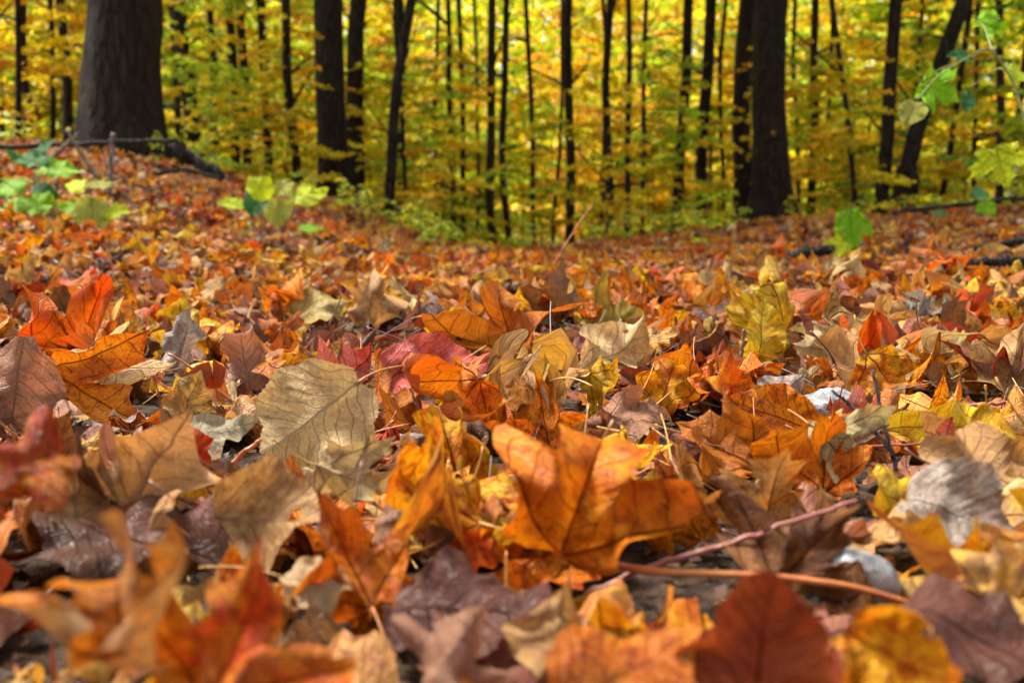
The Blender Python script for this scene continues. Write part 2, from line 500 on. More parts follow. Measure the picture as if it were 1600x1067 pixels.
# ------------------------------------------------------------------ trees with trunks that can be told apart
def trunk_mesh(rng, r, height, lean, curve=0.0, flare=1.5, sides=14, buttress=None):
    zs = np.concatenate([np.linspace(-.35, 1.2, 10), np.linspace(1.6, height, 14)])
    t = np.clip(zs / height, 0, 1)
    side = curve * np.sin(np.clip(zs / (height * .45), 0, 1) * math.pi)
    ph = rng.random() * 6
    wg = .06 * r + .035
    x = lean * np.maximum(zs, 0) + side + wg * (np.sin(zs * .9 + ph) + .5 * np.sin(zs * 2.3 + 2 * ph)) * np.clip(zs, 0, 1)
    y = wg * np.cos(zs * .7 + ph) * np.clip(zs, 0, 1)
    rad = r * (1 - .55 * t) * (1 + (flare - 1) * np.exp(-np.clip(zs + .05, 0, 9) / (.9 * r + .12)))
    ang = np.arange(sides) * 2 * math.pi / sides
    lob = 1 + .05 * np.sin(3 * ang + ph) + .04 * np.sin(5 * ang + 2 * ph)
    V = []
    for i in range(len(zs)):
        k = np.exp(-max(zs[i], 0) / (1.1 * r + .15))
        l = lob + k * .16 * np.sin(5 * ang + ph) * (flare - 1) * 1.6 + .02 * rng.standard_normal(sides)
        if buttress is not None:
            l = l + k * .55 * np.exp(-((ang - buttress + math.pi) % (2 * math.pi) - math.pi) ** 2 / .25)
        V.append(np.stack([x[i] + rad[i] * l * np.cos(ang), y[i] + rad[i] * l * np.sin(ang), np.full(sides, zs[i])], -1))
    V = np.concatenate(V); n = len(zs)
    i = np.arange(n - 1)[:, None] * sides; j = np.arange(sides)[None]; kk = (j + 1) % sides
    Q = np.stack([i + j, i + kk, i + sides + kk, i + sides + j], -1).reshape(-1, 4)
    return V, [Q], (float(x[-1]), float(y[-1]))

TREES = []
def tree(px_base, px_top, wpx, dist, label, group=None, curve=0.0, flare=1.5, height=None, mat='bark', cat='tree', buttress=None, crown=True, name='tree'):
    X = (px_base - CX) / FPX * dist
    r = wpx / FPX * dist / 2
    z0 = float(H(X, dist))
    ztop = CZ + HORIZ / FPX * dist
    lean = (px_top - px_base) / FPX * dist / max(ztop - z0, .5)
    h = height or rng.uniform(12, 14.5)
    t = thing(name, (X, dist, z0), label, cat, group)
    V, F, tip = trunk_mesh(rng, r, h, lean, curve, flare, 16 if wpx > 30 else 10, buttress)
    tk = link('trunk', make_mesh('trunk', V, F, [M[mat]]), t)
    if crown and wpx < 32:
        for q in range(int(rng.integers(2, 5))):
            zb = rng.uniform(.8, 3.6); az = rng.random() * 6.283; ln = rng.uniform(.4, 1.3); tq = np.linspace(0, 1, 6)
            i0 = int(np.argmin(np.abs(V[:, 2] - zb))); sd_ = len(V) // 24
            c0 = V[(i0 // sd_) * sd_:(i0 // sd_) * sd_ + sd_].mean(0)
            bp_ = c0 + np.array([math.cos(az), math.sin(az), 0]) * (tq * ln)[:, None] + np.array([0, 0, 1.]) * (tq * ln * rng.uniform(.1, .9))[:, None] + rng.normal(0, .03, (6, 3)) * tq[:, None]
            bv, bq, bt_ = tube(bp_, np.linspace(min(r * .45, .022), .004, 6), 5)
            link('branch', make_mesh('branch', bv, [bq, bt_], [M[mat]]), tk)
    if crown:
        lm, cm = CROWNS[rng.integers(0, 4)]
        s = h / 13.0
        for nm, me in (('limbs', lm), ('crown', cm)):
            o = link(nm, me, t); o.location = (lean * 9.0 * s, 0, 0); o.scale = (s, s, s); o.rotation_euler = (0, 0, rng.random() * 6.28)
    TREES.append((X, dist, r))
    return t

tree(204, 206, 112, 8.3, 'massive dark trunk with flared roots on the leafy bank', flare=1.22, buttress=math.pi * .8)
tree(520, 519, 47, 12.0, 'thick straight dark tree beside a slightly leaning thinner one', flare=1.3)
tree(556, 573, 29, 13.2, 'leaning medium trunk close behind the thick straight tree', flare=1.4)
tree(604, 670, 17, 10.5, 'thin dark tree leaning strongly over and bowed near its foot', curve=-.12, flare=1.4)
tree(1196, 1196, 54, 13.0, 'thick dark tree with a flaring root foot and a twin trunk behind', flare=1.7, buttress=-.2)
tree(1157, 1156, 30, 14.2, 'dark trunk half hidden behind the thick flaring tree', flare=1.3)
tree(889, 889, 15, 14.5, 'slim straight almost black tree standing alone where the path dips', flare=1.3)
tree(1370, 1376, 21, 12.0, 'slim straight tree forking from the foot of a slanting trunk', flare=1.3)
tree(1392, 1484, 27, 11.8, 'slanting trunk with a burl beside a slim straight tree', flare=1.4)
tree(1048, 1070, 17, 15.0, 'dark leaning tree with side sprays of lime leaves')
tree(1096, 1098, 20, 15.5, 'dark straight tree with an orange barkless snag at its foot')
tree(1104, 1103, 12, 15.2, 'short orange brown snag against a dark straight tree', height=1.25, mat='stump', crown=False, cat='snag', name='snag', flare=1.2)
tree(1336, 1299, 9, 11.0, 'thin bowed dark sapling trunk curving between two larger trees', curve=-.10)
tree(42, 70, 9, 8.6, 'thin bent sapling trunk beside the massive dark trunk', curve=-.08)
NEAR = [(o.location.x, o.location.y, sh) for o, sh in zip([o for o in COL.objects if o.get('category') == 'tree'],
        ['massive flared trunk', 'thick straight tree', 'leaning medium trunk', 'strongly leaning tree', 'thick tree with root foot', 'half hidden trunk',
         'straight black tree in the dip', 'slim tree by the slanting trunk', 'slanting trunk', 'dark tree with lime sprays', 'tree with the orange snag', 'thin bowed trunk', 'bent sapling trunk'])]
def near_tree(x, y, skip=()):
    return min((t for t in NEAR if t[2] not in skip), key=lambda t: (t[0] / t[1] - x / y) ** 2)[2]
def width_word(w_, d_):
    return 'thin' if w_ < 8.5 else ('slender' if w_ < 13 else 'medium thick')
for b, tp, w_, d_ in [(118, 121, 15, 16), (318, 318, 24, 16), (346, 342, 11, 18), (374, 376, 14, 17), (392, 392, 14, 19), (424, 426, 13, 18),
                      (471, 470, 15, 16), (622, 624, 14, 19), (640, 648, 6, 14), (709, 712, 9, 18), (721, 723, 9, 20), (774, 785, 14, 16),
                      (799, 806, 11, 17), (832, 820, 8, 13.5), (864, 866, 6, 19), (932, 931, 7, 20), (953, 957, 14, 17), (977, 987, 10, 16),
                      (1007, 1008, 8, 21), (1262, 1263, 13, 19), (1246, 1244, 7, 22), (1460, 1473, 9, 15), (1290, 1283, 6, 23), (285, 283, 9, 21),
                      (680, 684, 7, 22), (745, 741, 6, 23), (1130, 1139, 7, 20), (1555, 1548, 13, 20), (1515, 1522, 8, 22), (1580, 1590, 9, 17),
                      (1425, 1420, 7, 24), (20, 18, 12, 19), (-60, -70, 26, 13), (1690, 1700, 30, 14), (60, 62, 14, 21), (90, 92, 9, 25)]:
    ln_ = 'leaning ' if abs(b - tp) > 6 else ''
    nt_ = near_tree((b - CX) / FPX * d_, d_)
    d_ = 11.5 + (d_ - 13) * .55
    tree(b, tp, w_, d_, f'{ln_}{width_word(w_, d_)} dark trunk behind the {nt_}', 'background trunks beyond the ' + nt_, curve=float(rng.uniform(-.16, .16)))
# burl on the slanting trunk
bt = [o for o in COL.objects if o.get('label', '').startswith('slanting trunk')][0]
def lump(rx, ry, rz, rng, n1=14, n2=9, rough=.16):
    th = np.linspace(0, math.pi, n2); ph = np.arange(n1) * 2 * math.pi / n1
    off = rng.random(4) * 6
    V = []
    for a in th:
        for p in ph:
            d = np.array([math.sin(a) * math.cos(p), math.sin(a) * math.sin(p), math.cos(a)])
            k = 1 + rough * (math.sin(3 * d[0] + off[0]) * math.cos(2.5 * d[1] + off[1]) + .6 * math.sin(5 * d[2] + off[2] + 3 * d[0]))
            V.append(d * k * np.array([rx, ry, rz]))
    V = np.array(V)
    i = np.arange(n2 - 1)[:, None] * n1; j = np.arange(n1)[None]; k = (j + 1) % n1
    return V, np.stack([i + j, i + n1 + j, i + n1 + k, i + k], -1).reshape(-1, 4)
V, Q = lump(.15, .14, .2, rng)
bo = link('burl', make_mesh('burl', V, Q, [M['bark']]), [c for c in bt.children if c.name.startswith('trunk')][0]); bo.location = (.12, -.03, .5)

# ------------------------------------------------------------------ understory saplings
SAPS = {}
def sap_variant(kind):
    k = SAPS.setdefault(kind, [])
    if len(k) < 4:
        pals = {'gold': (GOLD, GOLD, ORNG), 'lime': (LIME, LIME, GOLD), 'mixed': (GOLD, LIME), 'orange': (ORNG, ORNG, GOLD), 'green': (GREEN, LIME)}[kind]
        st, lv = sapling_geom(rng, rng.uniform(4.2, 5.6), 30, 1.7, .125, pals, zmin=.3, per=.034)
        k.append((make_mesh('trunk', st[0], st[1], [M['bark']]), make_mesh('crown', lv[0], lv[1], [M['foliage']], c1=lv[2], smooth=False)))
        return k[-1]
    return k[rng.integers(0, 4)]

SAP_LABEL = {'gold': 'sapling with golden yellow leaf sprays', 'lime': 'sapling with lime green leaf sprays',
             'mixed': 'sapling with yellow and lime leaf sprays', 'orange': 'sapling with bright orange yellow sprays',
             'green': 'green leafed sapling'}
HERBS = []
def low_plant(px, dist, s):
    X = (px - CX) / FPX * dist
    nt_ = near_tree(X, dist)
    sz = 'tiny' if s < .65 else 'small' if s < 1 else 'bushy'
    t = thing('low_plant', (X, dist, float(H(X, dist))), f'{sz} yellow green low plant in the leaves before the {nt_}', 'plant', 'low plants along the edge of the wood')
    if len(HERBS) < 5:
        st, lv = sapling_geom(rng, .42, 9, .30, .062, (LIME, LIME, LIME, GOLD), zmin=.08, per=.03)
        HERBS.append((make_mesh('stem', st[0], st[1], [M['stem_g']]), make_mesh('foliage', lv[0], lv[1], [M['foliage']], c1=lv[2], smooth=False)))
    a, b_ = HERBS[rng.integers(0, len(HERBS))]
    link('stem', a, t); link('foliage', b_, t)
    t.rotation_euler = (0, 0, rng.random() * 6.28); t.scale = (s * 1.2, s * 1.2, s * rng.uniform(.7, 1.1))
def sapling(px, dist, kind, s=1.0, dz=0.0):
    if s < .15:
        return low_plant(px, dist, .32 + s * 4.2)
    X = (px - CX) / FPX * dist
    sz = 'tiny ' if s < .065 else 'low ' if s < .15 else 'small ' if s < .4 else 'tall ' if s > 1.2 else ''
    t = thing('sapling', (X, dist, float(H(X, dist)) - .05 * min(s, 1) + dz), f'{sz}{SAP_LABEL[kind]} {"near" if dist < 15.5 else "behind"} the {near_tree(X, dist)}', 'sapling', kind + ' saplings by the ' + near_tree(X, dist))
    a, b_ = sap_variant(kind)
    link('trunk', a, t); link('crown', b_, t)
    t.rotation_euler = (0, 0, rng.random() * 6.28); t.scale = (s, s, s * rng.uniform(.85, 1.1))
    return t
for i, px in enumerate(np.linspace(-80, 1690, 30)):
    kind = ['gold', 'lime', 'mixed', 'gold', 'mixed', 'lime'][i % 6]
    if 860 < px < 1060: kind = 'orange'
    sapling(px + rng.uniform(-25, 25), rng.uniform(17.5, 20.5), kind, rng.uniform(.85, 1.15))
for i, px in enumerate(np.linspace(-40, 1660, 26)):
    kind = ['mixed', 'gold', 'gold', 'lime'][i % 4]
    if 880 < px < 1040: kind = 'orange'
    sapling(px + rng.uniform(-25, 25), rng.uniform(21.5, 27), kind, rng.uniform(1.1, 1.45))
for px, d_, k, s in [(20, 10, 'gold', .55), (95, 10.5, 'gold', .6), (290, 11, 'lime', .45), (345, 13, 'lime', .5), (430, 13.5, 'gold', .6), (660, 13, 'lime', .5),
                     (735, 14, 'lime', .55), (1020, 14.5, 'lime', .6), (1130, 16, 'gold', .6), (1270, 14.5, 'mixed', .6), (1420, 13, 'green', .5),
                     (1500, 12, 'gold', .5), (1600, 11, 'green', .55), (690, 16, 'gold', .8), (600, 14.5, 'lime', .5), (1340, 15, 'gold', .7), (480, 15, 'lime', .6), (700, 10.8, 'gold', .42), (815, 11.2, 'lime', .4), (930, 11.0, 'gold', .42), (1075, 11.4, 'lime', .42), (455, 11.6, 'gold', .4), (1330, 10.4, 'gold', .38),
                     (600, 9.6, 'lime', .13), (650, 9.2, 'lime', .11), (1010, 9.6, 'lime', .12), (1080, 10.2, 'lime', .12), (945, 10, 'mixed', .10),
                     (585, 12.8, 'gold', .5), (1262, 14.5, 'gold', .6), (1150, 13.4, 'gold', .5), (380, 10.5, 'lime', .25), (330, 9.5, 'lime', .2),
                     (570, 8.6, 'lime', .09), (625, 8.0, 'lime', .07), (915, 9.0, 'lime', .09), (985, 8.3, 'lime', .07), (1050, 8.8, 'mixed', .08), (1130, 9.5, 'lime', .07), (1290, 10.5, 'mixed', .1), (1440, 9.5, 'green', .1),
                     (560, 7.4, 'lime', .06), (648, 6.9, 'lime', .055), (1085, 7.4, 'lime', .045), (480, 7.2, 'lime', .06), (535, 7.8, 'lime', .09), (690, 7.6, 'lime', .09), (835, 9.2, 'lime', .12), (1150, 8.2, 'lime', .05), (1320, 9.0, 'lime', .06), (1500, 9.0, 'lime', .08), (265, 7.9, 'lime', .07), (318, 7.5, 'lime', .08), (25, 7.6, 'lime', .08), (1240, 10.5, 'lime', .07), (1415, 9.6, 'lime', .09), (1570, 9.2, 'lime', .1), (1350, 10.2, 'lime', .08)]:
    sapling(px, d_, k, s)

# ------------------------------------------------------------------ far wood: reads as one mass
def far_wood():
    rg = np.random.default_rng(5)
    n = 190000
    nc = 7000
    cd = 24 + 76 * rg.random(nc) ** 1.4; ca = rg.uniform(-.68, .68, nc); cz = -.8 + (8 + .2 * cd) * rg.random(nc) ** 1.15
    CXY = np.stack([np.tan(ca) * cd, cd, cz + H(np.tan(ca) * cd, cd)], -1)
    ci = rg.integers(0, nc, n)
    P = CXY[ci] + rg.normal(0, 1, (n, 3)) * np.array([.8, .8, .5])
    D = rg.normal(0, 1, (n, 3)) * np.array([1, 1, .7]); D /= np.linalg.norm(D, axis=1, keepdims=True)
    N = np.stack([rg.normal(0, 1.1, n), rg.normal(0, 1.1, n), np.ones(n)], -1)
    L = (.15 + .0055 * np.maximum(P[:, 1] - 20, 0)) * 1.25 * rg.uniform(.6, 1.3, n)
    # hue of each clump
    mixn = rg.random(nc) - .5 * sstep(9, 0, cz) - .06
    cen = np.exp(-((np.degrees(ca) - 5) / 6) ** 2)
    kinds = np.where(mixn < .33, 0, np.where(mixn + cen * .5 > .95, 2, 1))
    pals = [LIME, GOLD, ORNG]
    cc = (np.stack([pals[k][rg.integers(0, len(pals[k]))] for k in kinds]) * rg.uniform(.65, 1.15, (nc, 1)))[ci] * (1 + .15 * rg.standard_normal((n, 1)))
    V, F, C = kites(P, D, N, L, L * .85, rg.uniform(-.1, .3, n), rg, np.clip(cc, .01, .92), True)
    o = link('far_wood', make_mesh('far_wood', V, F, [M['foliage']], c1=C, smooth=False))
    tag(o, 'distant golden and lime autumn foliage closing off the wood', 'woodland', kind='stuff')
far_wood()

# ------------------------------------------------------------------ fallen leaves
HALF = {
    'maple': [(0, 1.02), (.055, .90), (.16, .755), (.29, .74), (.245, .62), (.205, .50), (.24, .455), (.36, .55), (.49, .60), (.53, .565), (.70, .56),
              (.60, .46), (.645, .37), (.56, .30), (.47, .23), (.37, .165), (.46, .08), (.485, .015), (.33, -.015), (.20, -.055), (.08, -.035), (0, 0)],
    'three': [(0, 1.0), (.07, .86), (.17, .74), (.25, .70), (.23, .60), (.235, .53), (.38, .60), (.50, .66), (.51, .55), (.50, .44), (.44, .32), (.40, .22),
              (.36, .12), (.26, .02), (.12, -.04), (0, 0)],
    'oval': [(0, 1.0), (.05, .90), (.15, .78), (.26, .62), (.325, .46), (.335, .32), (.29, .18), (.20, .07), (.09, .005), (0, 0)],
    'broad': [(0, 1.0), (.07, .89), (.21, .80), (.36, .66), (.455, .48), (.46, .30), (.39, .14), (.25, .01), (.11, -.03), (0, 0)],
}
CENT = {'maple': .30, 'three': .34, 'oval': .42, 'broad': .40}
PALM = {'maple': True, 'three': True, 'oval': False, 'broad': False}

def outline(sp, sub, rng, jit=.024, asym=.08, torn=True):
    h = np.array(HALF[sp], float)
    r = h.copy(); l = h.copy(); l[:, 0] *= -1
    r[:, 0] *= 1 + rng.normal(0, asym); l[:, 0] *= 1 + rng.normal(0, asym)
    P = np.vstack([r, l[1:-1][::-1]])
    P[1:] += rng.normal(0, jit, P[1:].shape) * (np.abs(P[1:, :1]) > .06)
    nxt = np.roll(P, -1, 0)
    out = []
    lobed = PALM[sp]
    cen = np.array([0, CENT[sp]])
    for a, b in zip(P, nxt):
        d = b - a; ln = np.hypot(*d)
        k = max(1, int(round(ln * sub)))
        t = np.arange(k) / k
        q = a + d * t[:, None]
        inn = cen - (a + b) / 2; inn /= np.hypot(*inn) + 1e-9
        sag = .07 if lobed else -.05
        q = q + inn * (sag * ln * 4 * t * (1 - t))[:, None]
        out.append(q)
    Q = np.concatenate(out)
    if torn:           # bites and tears out of the margin
        an = np.arctan2(Q[:, 0], Q[:, 1] - cen[1])
        for _ in range(int(rng.integers(0, 3))):
            a0 = rng.uniform(-2.5, 2.5); wd = rng.uniform(.12, .45); dp = rng.uniform(.2, .55)
            k = np.exp(-(((an - a0 + math.pi) % (2 * math.pi) - math.pi) / wd) ** 4)
            Q = cen + (Q - cen) * (1 - dp * k * (1 + .18 * rng.standard_normal(len(Q))))[:, None]
    if not lobed:      # fine teeth on the margin
        s = np.arange(len(Q)); rad = Q - cen
        Q = Q + rad * (.012 * np.where(s % 2, 1, -1))[:, None]
    return Q

def bend(P, ang, k1, k2=0.0, d0=0.0):
    ca, sa = math.cos(ang), math.sin(ang)
    x, y, z = P[:, 0], P[:, 1] - d0, P[:, 2]
    d = x * ca + y * sa; al = -x * sa + y * ca
    tb = np.linspace(d.min() - .01, d.max() + .01, 240)
    th = np.clip(k1 * tb + k2 * tb * np.abs(tb), -4.2, 4.2)
    h = tb[1] - tb[0]
    D = np.concatenate([[0], np.cumsum((np.cos(th[1:]) + np.cos(th[:-1])) / 2 * h)])
    Z = np.concatenate([[0], np.cumsum((np.sin(th[1:]) + np.sin(th[:-1])) / 2 * h)])
    D -= np.interp(0, tb, D); Z -= np.interp(0, tb, Z)
    T = np.interp(d, tb, th)
    nd = np.interp(d, tb, D) - z * np.sin(T); nz = np.interp(d, tb, Z) + z * np.cos(T)
    return np.stack([nd * ca - al * sa, nd * sa + al * ca + d0, nz], -1)

def leaf_geom(sp, rng, sub=14, rings=6, cup=1.2, tip=1.0, obl=0.0, oang=.8, pleat=.10, ruf=.05, crump=.05, hole=False, skel=False, lob=.6, torn=True):
    Q = outline(sp, sub, rng, torn=torn)
    n = len(Q); cen = np.array([0, CENT[sp]])
    ts = (np.arange(1, rings + 1) / rings) ** .85
    UV = np.concatenate([[cen]] + [cen + (Q - cen) * t for t in ts])
    tt = np.concatenate([[0]] + [np.full(n, t) for t in ts])
    a = np.arange(n); b = (a + 1) % n
    tri = np.stack([np.zeros(n, int), 1 + b, 1 + a], -1)
    quads = [np.stack([1 + k * n + a, 1 + k * n + b, 1 + (k + 1) * n + b, 1 + (k + 1) * n + a], -1) for k in range(rings - 1)]
    quads = np.concatenate(quads) if quads else np.zeros((0, 4), int)
    if hole and rings > 4:
        nh = 4 if skel else 1
        for _ in range(nh):
            hc = cen + np.array([rng.uniform(-.24, .24), rng.uniform(-.2, .35)])
            fc = UV[quads].mean(1)
            hr = rng.uniform(.035, .075)
            quads = quads[np.hypot((fc[:, 0] - hc[0]) * rng.uniform(.6, 1.3), fc[:, 1] - hc[1]) > hr]
    u, v = UV[:, 0], UV[:, 1]
    r = np.hypot(u, v); phi = np.arctan2(u, v)
    if PALM[sp]:
        per = R(49)
        de = np.abs((phi + per / 2) % per - per / 2) / (per / 2)
        z = pleat * r * (np.clip(de, 0, 1) - .45)
    else:
        z = pleat * 1.3 * (np.abs(u) - .1)
        z = z + pleat * .07 * np.cos((v - np.abs(u) * .85) * 2 * math.pi / .105) * np.abs(u) * 2
    for _ in range(3):
        k = rng.uniform(4, 11); aa = rng.random() * 6.283; ph = rng.random() * 6.283
        z = z + crump * .55 * np.sin(k * (u * math.cos(aa) + v * math.sin(aa)) + ph)
    k = rng.uniform(16, 26); aa = rng.random() * 6.283
    z = z + crump * .26 * np.sin(k * (u * math.cos(aa) + v * math.sin(aa))) * np.cos(k * .8 * (u * math.sin(aa) - v * math.cos(aa)))
    e = np.arctan2(u, v - CENT[sp])
    z = z + ruf * tt ** 3 * (np.sin(rng.integers(5, 8) * e + rng.random() * 6) + .5 * np.sin(rng.integers(10, 14) * e + rng.random() * 6))
    P = np.stack([u, v, z], -1)
    base_i = 1 + (rings - 1) * n + int(np.argmin(np.hypot(Q[:, 0], Q[:, 1])))
    in_i = 1 + max(rings - 2, 0) * n + int(np.argmin(np.hypot(Q[:, 0], Q[:, 1]))) if rings > 1 else 0
    if lob:
        q = lob * (.35 * rng.standard_normal() + sum(rng.normal(0, .8) * np.cos(m * e + rng.random() * 6.283) for m in (1, 2, 3, 5)))
        rel = P[:, :2] - cen; rho = np.linalg.norm(rel, axis=1)
        th = np.clip(q * 2.0 * rho ** 1.5 * 1.6, -2.2, 2.2)
        P[:, :2] = cen + rel * (np.sinc(th / math.pi * .8))[:, None]
        P[:, 2] += rho * np.sin(th * .55)
    P = bend(P, 0.0, cup * .55, cup * 1.3)
    P = bend(P, math.pi / 2, tip * .5, tip * 1.0, CENT[sp])
    if obl:
        P = bend(P, oang, obl * .5, obl * 1.1, CENT[sp])
    return P, UV, [quads, tri], P[base_i], P[base_i] - P[in_i]

def petiole(b, d, L, rng, length=.7, rad=.011, curl=None):
    d = np.asarray(d, float); d = d / (np.linalg.norm(d) + 1e-9)
    t = np.linspace(0, 1, 9)
    side = rng.normal(0, 1, 3); side -= d * side.dot(d); side /= np.linalg.norm(side)
    c = curl if curl is not None else rng.uniform(.1, .5)
    pts = np.asarray(b) - d * .02 * L + (d * (t * length)[:, None] + side * (c * length * t * t)[:, None]) * L
    rr = rad * L * (1 - .35 * t); rr[-1] *= 1.7; rr[-2] *= 1.25; rr[0] *= 1.3
    return pts, rr

PAL = {  # name: (tone 1, tone 2, mottle, stem)
    'orange': ((.60, .135, .007), (.68, .235, .010), .65, 'stem_o'), 'amber': ((.68, .33, .018), (.60, .17, .010), .65, 'stem_y'),
    'yellow': ((.68, .43, .035), (.66, .33, .018), .5, 'stem_y'), 'red': ((.46, .040, .012), (.55, .085, .012), .5, 'stem_r'),
    'dark red': ((.20, .028, .012), (.32, .055, .016), .6, 'stem_r'), 'tan': ((.53, .32, .115), (.40, .18, .055), .5, 'stem_b'),
    'beige': ((.57, .45, .225), (.52, .38, .17), .25, 'stem_y'), 'brown': ((.17, .062, .024), (.28, .115, .04), .7, 'stem_b'),
    'rust': ((.50, .125, .014), (.56, .19, .02), .8, 'stem_b'), 'mauve': ((.33, .145, .095), (.42, .205, .125), .4, 'stem_r'),
    'pink': ((.46, .145, .13), (.44, .065, .045), .25, 'stem_r'), 'purple': ((.125, .048, .038), (.185, .08, .06), .55, 'stem_b'),
    'silver': ((.46, .40, .385), (.40, .32, .29), .4, 'stem_b'), 'cream': ((.62, .50, .27), (.60, .44, .18), .2, 'stem_y'),
    'olive': ((.48, .37, .085), (.52, .36, .06), .4, 'stem_y'), 'green grey': ((.33, .35, .22), (.40, .39, .26), .2, 'stem_b'),
    'fire': ((.64, .085, .008), (.64, .16, .010), .4, 'stem_r'), 'two tone': ((.62, .20, .012), (.50, .30, .11), .6, 'stem_o'),
    'red brown': ((.27, .055, .018), (.36, .085, .022), .35, 'stem_r'), 'ember': ((.50, .065, .010), (.64, .22, .012), .95, 'stem_r'), 'gold tan': ((.62, .33, .04), (.50, .32, .14), .5, 'stem_y'),
}
WORD = {'orange': 'orange', 'amber': 'amber', 'yellow': 'yellow', 'red': 'red', 'dark red': 'dark red', 'tan': 'tan', 'beige': 'beige', 'brown': 'brown', 'rust': 'rusty',
        'mauve': 'mauve', 'pink': 'pink', 'purple': 'purple brown', 'silver': 'silvery', 'cream': 'cream', 'olive': 'olive yellow', 'green grey': 'grey green', 'fire': 'fiery orange'}

DEEP = np.array([1.0, 1.17, 1.05])
def pal_cols(pal, rng, var=.10):
    a, b, m, st = PAL[pal]
    f = 1 + var * rng.standard_normal()
    a, b = (np.array(q) ** 1.14 * (DEEP if q[2] < .06 else 1.0) for q in (a, b))
    a = np.clip(np.array(a) * f * (1 + .05 * rng.standard_normal(3)), .006, .8); b = np.clip(np.array(b) * f, .006, .8)
    return np.append(a, rng.random()), np.append(b, np.clip(m + rng.normal(0, .15), 0, 1)), st

def orient(ang, tilt, yaw, flip):
    a = R(ang)
    x = np.array([math.cos(a), 0, -math.sin(a)]); y = np.array([math.sin(a), 0, math.cos(a)]); n = np.array([0, -1., 0])
    if flip:
        x = -x; n = -n
    M3 = np.stack([x, y, n], 1)
    t = R(-tilt); c, s = math.cos(t), math.sin(t)
    Rx = np.array([[1, 0, 0], [0, c, -s], [0, s, c]])
    q = R(yaw); c, s = math.cos(q), math.sin(q)
    Rz = np.array([[c, -s, 0], [s, c, 0], [0, 0, 1]])
    return Rz @ Rx @ M3

LEAF_NAME = {'maple': 'maple_leaf', 'three': 'maple_leaf', 'oval': 'oval_leaf', 'broad': 'broad_leaf'}
def build_leaf(sp, pal, L, centre, rot, rng, label, group, sub, rings, geo, stem=.7, stem_pts=None, name=None):
    P, UV, F, b, d = leaf_geom(sp, rng, sub, rings, **geo)
    mid = (P.min(0) + P.max(0)) / 2
    P = (P - mid) * L
    c1, c2, st = pal_cols(pal, rng)
    luv = np.concatenate([UV, np.full((len(UV), 1), c1[3] * 40)], 1)
    mt = Matrix.Identity(4)
    for i in range(3):
        for j in range(3):
            mt[i][j] = rot[i][j]
    mt.translation = Vector(centre)
    t = thing(name or LEAF_NAME[sp], None, label, 'leaf', group, mt)
    link('blade', make_mesh('blade', P, F, [M['palm' if PALM[sp] else 'pinn']], luv, c1, c2), t)
    if stem:
        if stem_pts is not None:
            inv = mt.inverted()
            pts = [Vector((b - mid) * L)] + [inv @ p for p in stem_pts]
            n = len(pts); pp = []
            A = np.array([tuple(p) for p in pts])
            # smooth through the points
            tt = np.linspace(0, n - 1, 6 * n)
            for i in range(3):
                pp.append(np.interp(tt, np.arange(n), A[:, i]))
            pp = np.stack(pp, -1)
            for _ in range(4):
                pp[1:-1] = (pp[:-2] + 2 * pp[1:-1] + pp[2:]) / 4
            rr = np.linspace(.0020, .0015, len(pp))
        else:
            pp, rr = petiole((b - mid) * L, d, L, rng, stem, curl=.05 if stem == .35 else None)
        V, Q, T = tube(pp, rr, 6)
        link('stem', make_mesh('stem', V, [Q, T], [M[st]]), t)
    return t, P @ rot.T + np.asarray(centre)

HEROES = []          # (px0, py0, px1, py1, depth, short description)
def G(**k):
    g = dict(cup=1.2, tip=1.0, obl=0.0, oang=.8, pleat=.14, ruf=.04, crump=.05, hole=False, skel=False, lob=.45); g.update(k); return g

